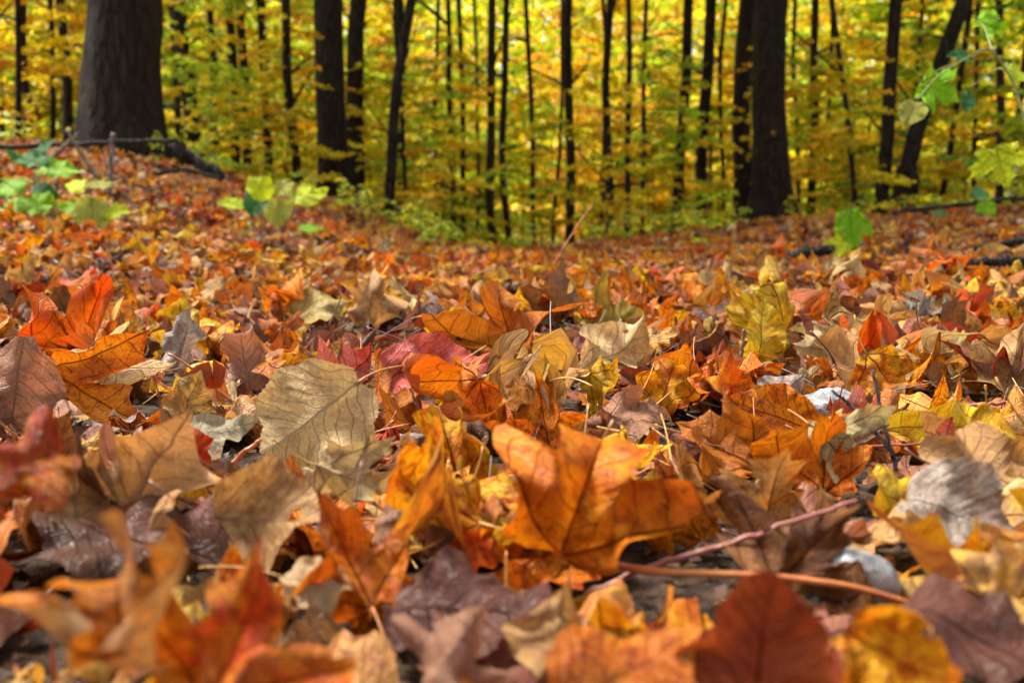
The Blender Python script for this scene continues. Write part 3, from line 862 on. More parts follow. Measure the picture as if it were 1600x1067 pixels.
# species, centre px, centre py, contact py, length px, tip angle, tilt back, turn, underside?, palette, shape, label, short name, stem
HL = [
 ('three', 918, 778, 888, 262, 20, 18, -4, 0, 'orange', G(cup=.55, tip=-.2, pleat=.45, crump=.04, ruf=.05), 'large orange maple leaf standing up with a long orange stem', 'large upright orange leaf', 1),
 ('maple', 690, 790, 868, 205, -62, 50, 10, 0, 'amber', G(cup=.5, tip=.5, pleat=.22, crump=.05), 'broad amber maple leaf sloping beside the large upright orange one', 'sloping amber leaf', 1),
 ('maple', 690, 690, 745, 135, -16, 28, 0, 0, 'amber', G(cup=.4, tip=-.4, pleat=.3), 'mottled amber maple leaf with points raised behind the sloping amber one', 'mottled amber leaf', .5),
 ('broad', 492, 648, 722, 182, 232, 30, 12, 1, 'beige', G(cup=-.55, tip=-.5, pleat=.10, crump=.02, ruf=.02), 'domed beige leaf showing raised veins with a small hole', 'domed beige veined leaf', .45),
 ('maple', 500, 572, 632, 150, 62, 52, 0, 0, 'pink', G(cup=.5, tip=.6, pleat=.12, crump=.04), 'pink and red maple leaf lying behind the domed beige veined leaf', 'pink red leaf', .6),
 ('oval', 382, 562, 605, 120, -6, 10, 25, 1, 'mauve', G(cup=1.6, tip=-.9, pleat=.2), 'mauve leaf with a curled upright tip beside the pink red leaf', 'curled mauve leaf', 0),
 ('maple', 92, 508, 572, 185, 26, 14, 12, 0, 'fire', G(cup=.9, tip=-.7, pleat=.25), 'fiery red maple leaf reared up on edge above its neighbours', 'reared fiery red leaf', .5),
 ('maple', 165, 600, 650, 150, 118, 34, 0, 0, 'orange', G(cup=.7, tip=.6, pleat=.25), 'burnt orange maple leaf sagging under the reared fiery red leaf', 'sagging burnt orange leaf', .5),
 ('oval', 28, 615, 670, 170, 190, 12, 15, 1, 'mauve', G(cup=-.5, tip=.4, pleat=.1), 'dull mauve oval leaf hanging beneath the reared fiery red leaf', 'hanging mauve leaf', 0),
 ('three', 190, 560, 610, 120, 100, 45, 10, 1, 'gold tan', G(cup=1.4, tip=1.2, obl=.8), 'thin twisted tan leaf draped over the sagging burnt orange leaf', 'twisted tan leaf', .4),
 ('maple', 225, 760, 860, 235, 22, 36, -10, 1, 'tan', G(cup=-.9, tip=-.5, pleat=.25, crump=.05), 'large folded tan maple leaf with pointed peak and dark main vein', 'large folded tan leaf', .7),
 ('broad', 412, 808, 872, 178, 96, 36, 0, 1, 'tan', G(cup=-.9, tip=-.5, hole=True, crump=.04), 'arched brown tan leaf with a small hole through it', 'arched leaf with a hole', .5),
 ('oval', 238, 858, 880, 290, 98, 80, -4, 0, 'purple', G(cup=-1.0, tip=.3, crump=.04), 'long purple brown blade rolled in front of the large folded tan leaf', 'long purple brown blade', 0),
 ('maple', 560, 845, 935, 175, -24, 30, 8, 0, 'orange', G(cup=.7, tip=-.5, pleat=.3), 'vivid orange maple leaf standing beside the arched leaf with a hole', 'standing vivid orange leaf', .5),
 ('oval', 492, 908, 955, 125, 112, 52, 0, 1, 'cream', G(cup=-.9, tip=-.6), 'cream oval leaf with its stem reaching towards the long purple blade', 'cream oval leaf', 1.1),
 ('maple', 120, 950, 1240, 255, -8, 22, 14, 0, 'two tone', G(cup=.9, tip=-.8, pleat=.3, crump=.06), 'big blurred golden maple leaf standing curled at the front', 'big golden curled leaf', .4),
 ('maple', 395, 990, 1190, 235, 12, 24, -6, 0, 'ember', G(cup=.6, tip=-.4, pleat=.3), 'big red orange maple leaf with jagged top beside the big golden curled leaf', 'big red orange leaf', .4),
 ('broad', 50, 735, 1010, 140, 70, 50, 20, 0, 'ember', G(cup=-1.0, tip=-.9), 'glossy red and brown leaf with curled edge in front of the folded tan leaf', 'glossy red brown leaf', .4),
 ('oval', 735, 935, 968, 270, 104, 76, 0, 0, 'purple', G(cup=-.8, tip=.35), 'sheeny purple rolled leaf lying below the large upright orange leaf', 'sheeny purple leaf', 0),
 ('three', 712, 1020, 1072, 165, 30, 42, 0, 1, 'mauve', G(cup=.9, tip=.9, crump=.07), 'crumpled mauve red leaf next to the sheeny purple leaf', 'crumpled mauve leaf', .5),
 ('broad', 872, 985, 1040, 125, 15, 40, 0, 1, 'tan', G(cup=-.6, tip=.5, crump=.12, ruf=.09), 'ragged tan leaf crumpled beside the sheeny purple leaf', 'ragged tan leaf', 0),
 ('broad', 1190, 1020, 1170, 250, 8, 22, -4, 0, 'red brown', G(cup=.8, tip=.5, pleat=.04, crump=.02), 'big smooth dark red leaf with one pale rolled edge', 'big smooth dark red leaf', 0),
 ('broad', 985, 1050, 1160, 210, 62, 46, 0, 0, 'rust', G(cup=-.7, tip=-.4, crump=.02), 'smooth rusty red leaf tucked under the big smooth dark red leaf', 'smooth rusty leaf', 0),
 ('three', 1392, 1052, 1160, 195, 118, 42, 0, 0, 'amber', G(cup=.8, tip=.7, crump=.06), 'wavy golden amber leaf leaning on the big smooth dark red leaf', 'wavy golden leaf', 0),
 ('oval', 1535, 1000, 1060, 290, 102, 78, -6, 0, 'purple', G(cup=-.5, tip=.3, crump=.05), 'large dull purple brown leaf lying by the whitish stone', 'large dull purple leaf', 0),
 ('maple', 1475, 865, 965, 225, -46, 42, 10, 0, 'amber', G(cup=.9, tip=.8, pleat=.25, crump=.06), 'curling golden yellow maple leaf beside the whitish stone', 'curling golden maple leaf', .4),
 ('broad', 1512, 800, 852, 160, 118, 40, 0, 1, 'silver', G(cup=-.8, tip=.5, pleat=.2), 'pale silvery lavender leaf above the curling golden maple leaf', 'pale lavender leaf', 0),
 ('three', 1572, 890, 1020, 150, 20, 35, -15, 1, 'gold tan', G(cup=1.0, tip=-.8, crump=.08), 'crumpled straw yellow leaf against the pale lavender leaf', 'crumpled straw leaf', 0),
 ('maple', 1235, 850, 915, 170, 48, 30, 6, 0, 'brown', G(cup=1.0, tip=-.6, pleat=.3), 'folded dark brown maple leaf pierced by a long reddish stalk', 'folded dark brown leaf', 0),
 ('maple', 1195, 765, 822, 140, 12, 8, 0, 0, 'two tone', G(cup=1.5, tip=.75, pleat=.22, crump=.03), 'cupped orange maple leaf with pale curled edges and dark veins', 'cupped two tone leaf', .4),
 ('three', 1082, 770, 818, 128, -8, 10, 12, 0, 'two tone', G(cup=1.4, tip=.7, pleat=.22), 'smaller cupped orange leaf joined at the side of the cupped two tone leaf', 'smaller cupped leaf', .3),
 ('maple', 1268, 708, 752, 132, 6, 30, -8, 0, 'orange', G(cup=.6, tip=-.5, pleat=.3), 'speckled orange maple leaf rising behind the cupped two tone leaf', 'speckled orange leaf', .4),
 ('three', 1125, 690, 742, 150, -50, 34, 0, 0, 'rust', G(cup=.7, tip=-.4, pleat=.25), 'rusty mottled maple leaf with one long point behind the smaller cupped leaf', 'long pointed rusty leaf', .4),
 ('oval', 1205, 647, 684, 142, -70, 22, 0, 0, 'orange', G(cup=.8, tip=-.4, pleat=.08, crump=.02), 'smooth clean orange oval leaf propped behind the speckled orange leaf', 'smooth orange oval leaf', 0),
 ('oval', 1152, 598, 640, 85, -4, 10, 30, 0, 'fire', G(cup=1.8, tip=-1.0), 'small fiery red leaf twisted upright by the smooth orange oval leaf', 'small twisted fiery leaf', 0),
 ('oval', 1215, 615, 648, 92, 60, 40, 0, 1, 'silver', G(cup=-.9, tip=-.5), 'small pale lavender leaf behind the smooth orange oval leaf', 'small lavender leaf', 0),
 ('broad', 1372, 558, 600, 165, 72, 46, 0, 1, 'tan', G(cup=-.6, tip=-.4, pleat=.06, crump=.03), 'broad pale tan leaf arched behind a small amber leaf', 'broad pale tan leaf', .4),
 ('three', 1375, 580, 612, 95, 150, 34, 0, 0, 'amber', G(cup=.4, tip=.5), 'small amber leaf resting against the broad pale tan leaf', 'small amber leaf', .6),
 ('three', 1288, 508, 542, 78, -22, 12, 0, 0, 'dark red', G(cup=.7, tip=-.5), 'dark red three pointed leaf standing behind the broad pale tan leaf', 'dark red pointed leaf', .4),
 ('oval', 1192, 520, 562, 100, 12, 12, 10, 0, 'yellow', G(cup=.6, tip=-.4), 'upright yellow leaf with dark round spots', 'upright spotted yellow leaf', .3),
 ('maple', 790, 497, 560, 122, -14, 22, -10, 0, 'rust', G(cup=.7, tip=-.3, pleat=.3), 'tall rusty maple leaf standing with a brown leaf behind it', 'tall rusty leaf', .4),
 ('three', 862, 455, 508, 95, 10, 12, 0, 1, 'brown', G(cup=1.0, tip=-.4), 'upright brown leaf just behind the tall rusty leaf', 'upright brown leaf', .3),
 ('oval', 952, 536, 578, 142, 58, 44, 0, 1, 'cream', G(cup=-.9, tip=-.6, pleat=.12), 'pale yellow arched oval leaf with brown veins', 'pale arched leaf', .3),
 ('three', 955, 486, 515, 92, 70, 40, 0, 0, 'olive', G(cup=-.9, tip=-.5), 'olive yellow leaf arched behind the pale arched leaf', 'olive arched leaf', .5),
 ('three', 585, 465, 505, 88, 8, 14, 10, 1, 'tan', G(cup=.8, tip=-.3), 'tan three pointed leaf standing with its tip straight up', 'standing tan leaf', .3),
 ('oval', 500, 486, 512, 105, 68, 44, 0, 1, 'olive', G(cup=-.9, tip=.5), 'twisted olive leaf beside the standing tan leaf', 'twisted olive leaf', .3),
 ('maple', 938, 596, 624, 72, 120, 35, 0, 0, 'yellow', G(cup=.3, tip=.3), 'small bright golden leaf below the pale arched leaf', 'small bright golden leaf', .4),
 ('three', 1582, 560, 605, 118, 14, 14, -10, 1, 'tan', G(cup=.6, tip=-.5), 'tan maple leaf standing on edge by a dead stick', 'tan leaf on edge', .3),
 ('three', 1462, 655, 692, 112, -72, 46, 0, 0, 'yellow', G(cup=.8, tip=.8), 'wavy yellow leaf beside a small dark red leaf and a grey twig', 'wavy yellow leaf', .6),
 ('three', 1482, 690, 722, 66, 20, 18, 0, 0, 'dark red', G(cup=.8, tip=.4), 'small dark red leaf propped against the wavy yellow leaf', 'small dark red leaf', .4),
 ('broad', 1535, 730, 775, 160, 96, 50, 0, 1, 'tan', G(cup=-.8, tip=-.5), 'big arched tan leaf behind the pale lavender leaf', 'big arched tan leaf', .3),
 ('oval', 290, 528, 575, 105, 20, 14, 30, 1, 'silver', G(cup=2.4, tip=-.3), 'rolled silvery grey leaf standing like a tube', 'rolled silvery leaf', 0),
 ('oval', 336, 680, 710, 125, 62, 52, 0, 1, 'green grey', G(cup=-.5, tip=.4, pleat=.12), 'grey green ribbed leaf beside the domed beige veined leaf', 'grey green leaf', .4),
 ('maple', 555, 730, 780, 132, 108, 44, 0, 1, 'cream', G(cup=-.5, tip=.6, pleat=.15), 'cream maple leaf with thin purple veins below the domed beige veined leaf', 'cream maple leaf', .5),
 ('three', 735, 858, 892, 95, 70, 44, 0, 0, 'fire', G(cup=1.0, tip=.9), 'small bright red crumpled leaf under the sloping amber leaf', 'small bright red leaf', .3),
 ('oval', 622, 802, 848, 108, 16, 24, 20, 1, 'mauve', G(cup=1.9, tip=-.3), 'pinkish folded leaf with dark ribs beside the sloping amber leaf', 'pinkish folded leaf', 0),
 ('oval', 690, 576, 602, 165, 86, 58, 0, 0, 'pink', G(cup=.9, tip=-.3), 'long reddish leaf with pale rolled rim near the pink red leaf', 'long reddish leaf', .3),
 ('maple', 606, 622, 655, 110, 66, 40, 0, 0, 'rust', G(cup=.6, tip=.5), 'dark orange leaf wedged against the domed beige veined leaf', 'wedged dark orange leaf', .5),
 ('oval', 300, 700, 745, 92, -14, 16, 30, 0, 'red', G(cup=1.8, tip=-.4), 'narrow red leaf point sticking up by the grey green leaf', 'narrow red leaf', 0),
 ('three', 850, 650, 690, 110, -10, 24, 0, 0, 'orange', G(cup=1.0, tip=.8, obl=.6), 'twisted orange leaf strip standing behind the large upright orange leaf', 'twisted orange leaf', 0),
 ('three', 1045, 600, 640, 95, 20, 25, 0, 0, 'amber', G(cup=.8, tip=.5), 'bent amber leaf standing by the small bright golden leaf', 'bent amber leaf', .5),
 ('three', 1000, 645, 680, 100, 80, 45, 0, 1, 'mauve', G(cup=-.8, tip=-.6), 'pale mauve arched leaf behind the large upright orange leaf', 'pale mauve leaf', .4),
 ('oval', 1420, 770, 800, 120, 100, 55, 0, 0, 'yellow', G(cup=-1.0, tip=.6), 'rolled yellow leaf edge touching the pale lavender leaf', 'rolled yellow leaf', 0),
]
lrng = np.random.default_rng(77)
for sp, cx, cy, by, Lp, ang, tilt, yaw, flip, pal, geo, label, short, stem in HL:
    g0 = on_ground(cx, by, .025)
    c = at_depth(cx, cy, g0.y + .01)
    dep = proj(np.array(c))[2]
    L = Lp * 1.12 / FPX * dep
    sp_pts = None
    if label.startswith('large orange'):
        sp_pts = [at_depth(1010, 893, c.y - .03), at_depth(1200, 899, c.y - .04), at_depth(1330, 915, c.y - .045), at_depth(1440, 948, c.y - .05)]
    hr = np.random.default_rng(int(cx * 7 + cy * 13))
    geo['cup'] *= 2.1; geo['tip'] *= 1.8; geo['lob'] = .85 if PALM[sp] else .4; geo['crump'] *= 1.3; geo['torn'] = False
    o, W = build_leaf(sp, pal, L, c, orient(ang, tilt, yaw, flip), hr, label, None, 46 if Lp > 120 else 30, 16 if Lp > 120 else 10, geo, stem, sp_pts)
    X_, Y_, D_ = proj(W)
    HEROES.append((X_.min(), Y_.min(), X_.max(), Y_.max(), float(dep), short, np.array(c), float(by)))

# ---- scattered leaves: candidates over the whole floor, the ones that show largest become leaves of their own
def scatter():
    rg = np.random.default_rng(2024)
    cand = []
    bands = [(.20, .6, 1000), (.6, 1.2, 720), (1.2, 2.2, 480), (2.2, 4.0, 300), (4.0, 6.5, 180), (6.5, 10.5, 90), (10.5, 15.5, 42)]
    for y0, y1, dens in bands:
        wid = lambda y: .55 + .61 * y
        area = (wid(y0) + wid(y1)) * (y1 - y0)
        n = int(area * dens)
        y = rg.uniform(y0, y1, n * 2); x = rg.uniform(-1, 1, n * 2) * wid(y1)
        k = np.abs(x) < wid(y); x, y = x[k][:n], y[k][:n]
        for xx, yy in zip(x, y):
            cand.append((xx, yy))
    return rg, np.array(cand)

srg, CAND = scatter()
pnames = ['orange', 'amber', 'yellow', 'red', 'dark red', 'tan', 'beige', 'brown', 'rust', 'mauve', 'purple', 'silver', 'cream', 'two tone', 'gold tan', 'fire']
pprob = np.array([.20, .20, .08, .035, .08, .12, .04, .07, .12, .045, .02, .03, .025, .06, .10, .04]); pprob /= pprob.sum()
pfar = pprob * np.array([1.4, 1.7, 1.5, .6, .8, 1.0, .7, 1.0, 1.15, .4, .5, .9, .9, 1.0, 1.3, .7]); pfar /= pfar.sum()
spn = ['maple', 'three', 'oval', 'broad']; spp = [.40, .24, .20, .16]
n = len(CAND)
Ls = np.where(srg.random(n) < .25, srg.uniform(.030, .050, n), srg.uniform(.050, .088, n))
Hs = H(CAND[:, 0], CAND[:, 1])
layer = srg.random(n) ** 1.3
cpx, cpy, cd = proj(np.stack([CAND[:, 0], CAND[:, 1], Hs + .02 + .02 * layer], -1))
size = Ls / np.maximum(cd, .15)
ok = cd > .19
press = np.zeros(n, bool)
# do not stand in front of the leaves placed by hand
for (a0, b0, a1, b1, dep, sh, c, by) in HEROES:
    half = Ls * FPX / np.maximum(cd, .1) * .42
    col_ = (cpx > a0 - half * .5) & (cpx < a1 + half * .5) & (cpy > b0) & (cd < dep + .012)
    ok &= ~(col_ & (cpy - half * .28 < by - 4))
    press |= col_ & (cpy - half * .9 < by - 4)
for a0, b0, a1, b1 in ((1268, 872, 1415, 962), (1255, 612, 1350, 662), (1225, 385, 1305, 412), (1475, 400, 1600, 425)):      # stones and branch pieces lie bare
    dep = on_ground((a0 + a1) / 2, b1, .02).y
    half = Ls * FPX / np.maximum(cd, .1) * .42
    ok &= ~((cpx > a0 - half * .4) & (cpx < a1 + half * .4) & (cpy > b0) & (cpy - half * .45 < b1 - 4) & (cd < dep + .01))
vis = ok & (cpx > -120) & (cpx < 1720) & (cpy < 1200)
order = np.argsort(-np.where(vis, size, 0))
N_IND = 300 - len(HL)
ind = set(order[:N_IND].tolist())

def rand_pose(rg, near):
    tilt = 90 + rg.normal(0, 24)
    if rg.random() < .12: tilt = rg.uniform(15, 55)
    return rg.uniform(0, 360), tilt, rg.uniform(-60, 60), rg.random() < .42

def rand_geo(rg):
    cup = rg.choice([-1, 1]) * rg.uniform(.8, 3.2); tip = rg.choice([-1, 1]) * rg.uniform(.5, 2.6)
    pose = 'flat' if abs(cup) < 1.0 and abs(tip) < 1.0 else ('rolled' if abs(cup) > 2.1 else ('arched' if cup * tip > 0 else 'twisted'))
    return G(cup=cup, tip=tip, obl=rg.uniform(-1.6, 1.6) if rg.random() < .6 else 0, oang=rg.uniform(.4, 2.6), pleat=rg.uniform(.05, .28),
             ruf=rg.uniform(.02, .07), crump=rg.uniform(.05, .15), lob=rg.uniform(.4, 1.6)), pose

HC = np.array([h[6] for h in HEROES])
used_labels = {}
def settle(W, x, y, h0, lay, sink):
    """drop the leaf so that its low points sit in the litter"""
    z = np.percentile(W[:, 2], 12)
    return h0 + .006 + lay * .04 - z - sink

BIG_V, BIG_Q, BIG_T, BIG_L, BIG_C1, BIG_C2, BIG_MQ, BIG_MT, VO = [], [], [], [], [], [], [], [], 0
# low detail templates for the litter mass
TPL = {}
def template(sp, lod, rg):
    key = (sp, lod); lst = TPL.setdefault(key, [])
    cap = 40 if lod == 0 else 16
    if len(lst) < cap:
        sub, rings = [(20, 5), (10, 3), (5, 2)][lod]
        g, pose = rand_geo(rg)
        g['hole'] = False
        P, UV, F, b, d = leaf_geom(sp, rg, sub, rings, **g)
        pp, rr = petiole(b, d, 1.0, rg, rg.uniform(.3, .7), .011)
        lst.append((P - (P.min(0) + P.max(0)) / 2, UV, F, pose)); return lst[-1]
    return lst[rg.integers(0, cap)]

labels_pending = []
for i in range(n):
    if not ok[i]:
        continue
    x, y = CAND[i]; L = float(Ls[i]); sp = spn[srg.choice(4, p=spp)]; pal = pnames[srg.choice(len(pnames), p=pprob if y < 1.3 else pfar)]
    if sp in ('oval', 'broad') and pal in ('orange', 'fire', 'two tone'): pal = 'tan' if srg.random() < .6 else 'mauve'
    if layer[i] < .34 and i not in ind: pal = ['brown', 'rust', 'purple', 'brown', 'dark red', 'mauve'][srg.integers(0, 6)]  # old rotted leaves below; their dark palettes also paint shade into the gaps
    ang, tilt, yaw, flip = rand_pose(srg, y)
    if cd[i] < .45: press[i] = True
    if press[i]:
        tilt = 90 + srg.normal(0, 7); layer[i] = 0
    rot = orient(ang, tilt, yaw, flip)
    if i in ind:
        g, pose = rand_geo(srg)
        if press[i]:
            g.update(cup=g['cup'] * .4, tip=g['tip'] * .4, obl=0, lob=.35); pose = 'flat'
        g['hole'] = srg.random() < .12
        rr_ = np.random.default_rng(i)
        P, UV, F, b, d = leaf_geom(sp, np.random.default_rng(i), 24, 8, **g)
        W = ((P - (P.min(0) + P.max(0)) / 2) * L) @ rot.T
        z = settle(W, x, y, Hs[i], layer[i], 0)
        c = np.array([x, y, z])
        k = int(np.argmin(np.linalg.norm(HC - c, axis=1)))
        word = {'two tone': 'orange and tan', 'gold tan': 'straw yellow'}.get(pal, WORD.get(pal, pal))
        kind = 'maple' if PALM[sp] else ('oval' if sp == 'oval' else 'broad')
        stand = 'upturned' if tilt < 62 else pose
        label = f'{stand} {word} {kind} leaf near the {HEROES[k][5]}'
        o, _ = build_leaf(sp, pal, L, c, rot, np.random.default_rng(i), label, 'loose leaves around the ' + HEROES[k][5], 24, 8, g, float(srg.choice([0, .5, .7])) if not press[i] else .35)
    else:
        lod = 0 if size[i] > .045 and vis[i] else (1 if size[i] > .018 else 2)
        P, UV, F, pose = template(sp, lod, srg)
        W = (P * L) @ rot.T
        z = settle(W, x, y, Hs[i], layer[i], 0)
        if press[i]: W = W * np.array([1, 1, .4]); z = Hs[i] + .012
        W = W + np.array([x, y, z])
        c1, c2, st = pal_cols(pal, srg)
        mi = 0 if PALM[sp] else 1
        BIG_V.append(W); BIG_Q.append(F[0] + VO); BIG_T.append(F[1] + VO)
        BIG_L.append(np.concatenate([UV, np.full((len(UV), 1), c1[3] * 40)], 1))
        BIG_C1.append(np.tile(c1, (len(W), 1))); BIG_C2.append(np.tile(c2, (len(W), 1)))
        BIG_MQ.append(np.full(len(F[0]), mi)); BIG_MT.append(np.full(len(F[1]), mi)); VO += len(W)
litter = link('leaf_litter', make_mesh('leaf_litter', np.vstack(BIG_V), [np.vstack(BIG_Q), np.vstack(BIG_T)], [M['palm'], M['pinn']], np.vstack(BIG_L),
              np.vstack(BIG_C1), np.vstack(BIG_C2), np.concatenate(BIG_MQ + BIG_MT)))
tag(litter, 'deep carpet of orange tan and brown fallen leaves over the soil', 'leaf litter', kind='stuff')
print('litter tris', sum(len(q) * 2 for q in BIG_Q) + sum(len(t) for t in BIG_T), 'leaves', len(BIG_V), 'individual', len(ind) + len(HL))

# ------------------------------------------------------------------ twigs, branches, stones
def smooth_path(pts, m=6):
    A = np.array([tuple(p) for p in pts], float); k = len(A)
    tt = np.linspace(0, k - 1, m * k)
    pp = np.stack([np.interp(tt, np.arange(k), A[:, i]) for i in range(3)], -1)
    for _ in range(5):
        pp[1:-1] = (pp[:-2] + 2 * pp[1:-1] + pp[2:]) / 4
    return pp

def stick(name, cat, pts, wpx, contact, mat, label, sides=7, taper=.6, rough=.05, knots=True):
    """pts: pixels along the stick, contact: pixel where it meets the litter; pts may carry their own extra depth"""
    g = on_ground(contact[0], contact[1], .02 if contact[1] > 500 else .065)
    W = [at_depth(p[0], p[1], g.y + (p[2] if len(p) > 2 else 0)) for p in pts]
    r0 = wpx / FPX * g.y / 2
    base = W[0]
    path = smooth_path([p - base for p in W])
    t = np.linspace(0, 1, len(path))
    rg = np.random.default_rng(int(pts[0][0] * 3 + pts[0][1]))
    rr = r0 * (1 - (1 - taper) * t) * (1 + .08 * np.sin(t * 17 + rg.random() * 6))
    path = path + rg.normal(0, r0 * .25, path.shape)
    V, Q, T = tube(path, rr, sides, True, rg, rough)
    o = link(name, make_mesh(name, V, [Q, T], [M[mat]])); o.location = base
    return tag(o, label, cat)

stick('standing_stalk', 'stalk', [(866, 414), (880, 388), (903, 352), (926, 320)], 4, (868, 414), 'stem_o', 'thin bare stalk standing up alone from the far leaves')
stick('grey_twig', 'twig', [(1402, 735), (1388, 692), (1376, 640), (1364, 580)], 9, (1400, 735), 'twig', 'upright purplish grey twig beside the wavy yellow leaf')
stick('grey_twig', 'twig', [(1398, 712), (1352, 655), (1325, 628), (1300, 610)], 8, (1398, 712), 'twig', 'forking grey twig lying back towards the bluish stone')
stick('red_stalk', 'stalk', [(915, 928), (1010, 886), (1100, 862), (1190, 832), (1336, 782)], 13, (960, 912), 'stem_r', 'long reddish leaf stalk slanting across the folded dark brown leaf')
stick('dead_twig', 'twig', [(1157, 582), (1159, 550), (1163, 514)], 7, (1157, 585), 'stem_b', 'dark stub twig standing by the upright spotted yellow leaf')
stick('leaf_stalk', 'stalk', [(362, 628), (318, 588), (264, 552)], 6, (350, 632), 'stem_o', 'orange stalk poking out beside the rolled silvery leaf')
stick('leaf_stalk', 'stalk', [(342, 742), (372, 716), (408, 686)], 11, (345, 745), 'stem_o', 'thick orange stalk below the domed beige veined leaf')
stick('red_stalk', 'stalk', [(705, 588), (780, 605), (835, 632), (884, 682)], 6, (800, 640), 'stem_r', 'curving red stalk behind the twisted orange leaf')
stick('dead_twig', 'twig', [(665, 665), (652, 635), (640, 604)], 6, (664, 668), 'stem_b', 'short dark forked twig near the long reddish leaf')
stick('leaf_stalk', 'stalk', [(1300, 702), (1360, 697), (1452, 692)], 5, (1380, 704), 'stem_r', 'thin brown stalk lying flat behind the speckled orange leaf')
stick('dead_stick', 'stick', [(1500, 634), (1560, 630), (1640, 622)], 8, (1560, 636), 'stem_r', 'reddish straight stick beside the tan leaf on edge')
stick('wood_chip', 'wood', [(1124, 668), (1155, 670), (1192, 676)], 17, (1155, 680), 'log', 'short piece of grey rotten wood by the long pointed rusty leaf', 8, .8, .12)
stick('fallen_branch', 'branch', [(1228, 404), (1262, 395), (1300, 388)], 19, (1262, 402), 'log', 'short thick black branch piece among the far leaves', 9, .75, .1)
stick('fallen_branch', 'branch', [(1472, 416), (1540, 410), (1640, 404)], 17, (1540, 418), 'log', 'grey mossy branch half sunk in the leaves', 9, .9, .1)
stick('fallen_branch', 'branch', [(1524, 389), (1580, 380), (1640, 362)], 12, (1560, 388), 'log', 'thin dark bent branch behind the grey mossy branch', 8, .8, .1)
stick('fallen_branch', 'branch', [(1395, 332), (1480, 322), (1640, 306)], 8, (1480, 338), 'log', 'long grey fallen branch behind the slanting trunk', 8, .8, .1)
stick('fallen_log', 'log', [(-20, 230), (120, 226), (278, 219)], 8, (130, 262), 'log', 'long dark fallen log at the foot of the massive trunk', 10, .85, .1)
stick('fallen_log', 'log', [(262, 226), (300, 250), (356, 276)], 26, (320, 285), 'log', 'broken dark log sloping down from the massive trunk', 10, .5, .14)
stick('root_branch', 'branch', [(240, 272), (290, 262), (345, 280)], 9, (290, 290), 'log', 'thin brown branch lying under the broken dark log', 7, .6, .1)
stick('pale_stick', 'stick', [(171, 305), (173, 260), (176, 208)], 9, (171, 308), 'pale', 'short pale stick standing upright on the bank', 8, .8, .08)
stick('pale_stick', 'stick', [(152, 280), (128, 242), (104, 204)], 8, (150, 290), 'pale', 'bent pale stick leaning beside the upright pale stick', 8, .6, .08)
stick('pale_stick', 'stick', [(76, 250), (104, 226), (122, 208)], 7, (80, 270), 'pale', 'thin tan stick crossing the bent pale stick', 6, .6, .08)

def stone(px, py, wpx, hpx, label, mat='rock', seed=1):
    g = on_ground(px, py + hpx * .4, .01)
    r = wpx / FPX * g.y / 2; h = hpx / FPX * g.y / 2
    rg = np.random.default_rng(seed)
    V, Q = lump(r, r * .8, h * 1.15, rg, 28, 18, .13)
    V = V * (1 + .03 * rg.standard_normal((len(V), 1)))
    V[0:28] = V[0:28].mean(0); V[-28:] = V[-28:].mean(0)
    o = link('stone', make_mesh('stone', V, Q, [M[mat]])); o.location = at_depth(px, py, g.y + r * .3)
    tag(o, label, 'stone')
stone(1338, 915, 136, 108, 'whitish grey stone half buried under a long orange stem', seed=3)
stone(1258, 948, 66, 40, 'small dark stone beside the whitish grey stone', 'log', seed=5)
stone(1300, 640, 120, 52, 'flat bluish grey stone under the small lavender leaf', seed=8)
stone(98, 748, 62, 46, 'black nut like lump beside the large folded tan leaf', 'log', seed=9)
stone(98, 416, 66, 22, 'flat pale stone among far leaves on the bank side', seed=12)

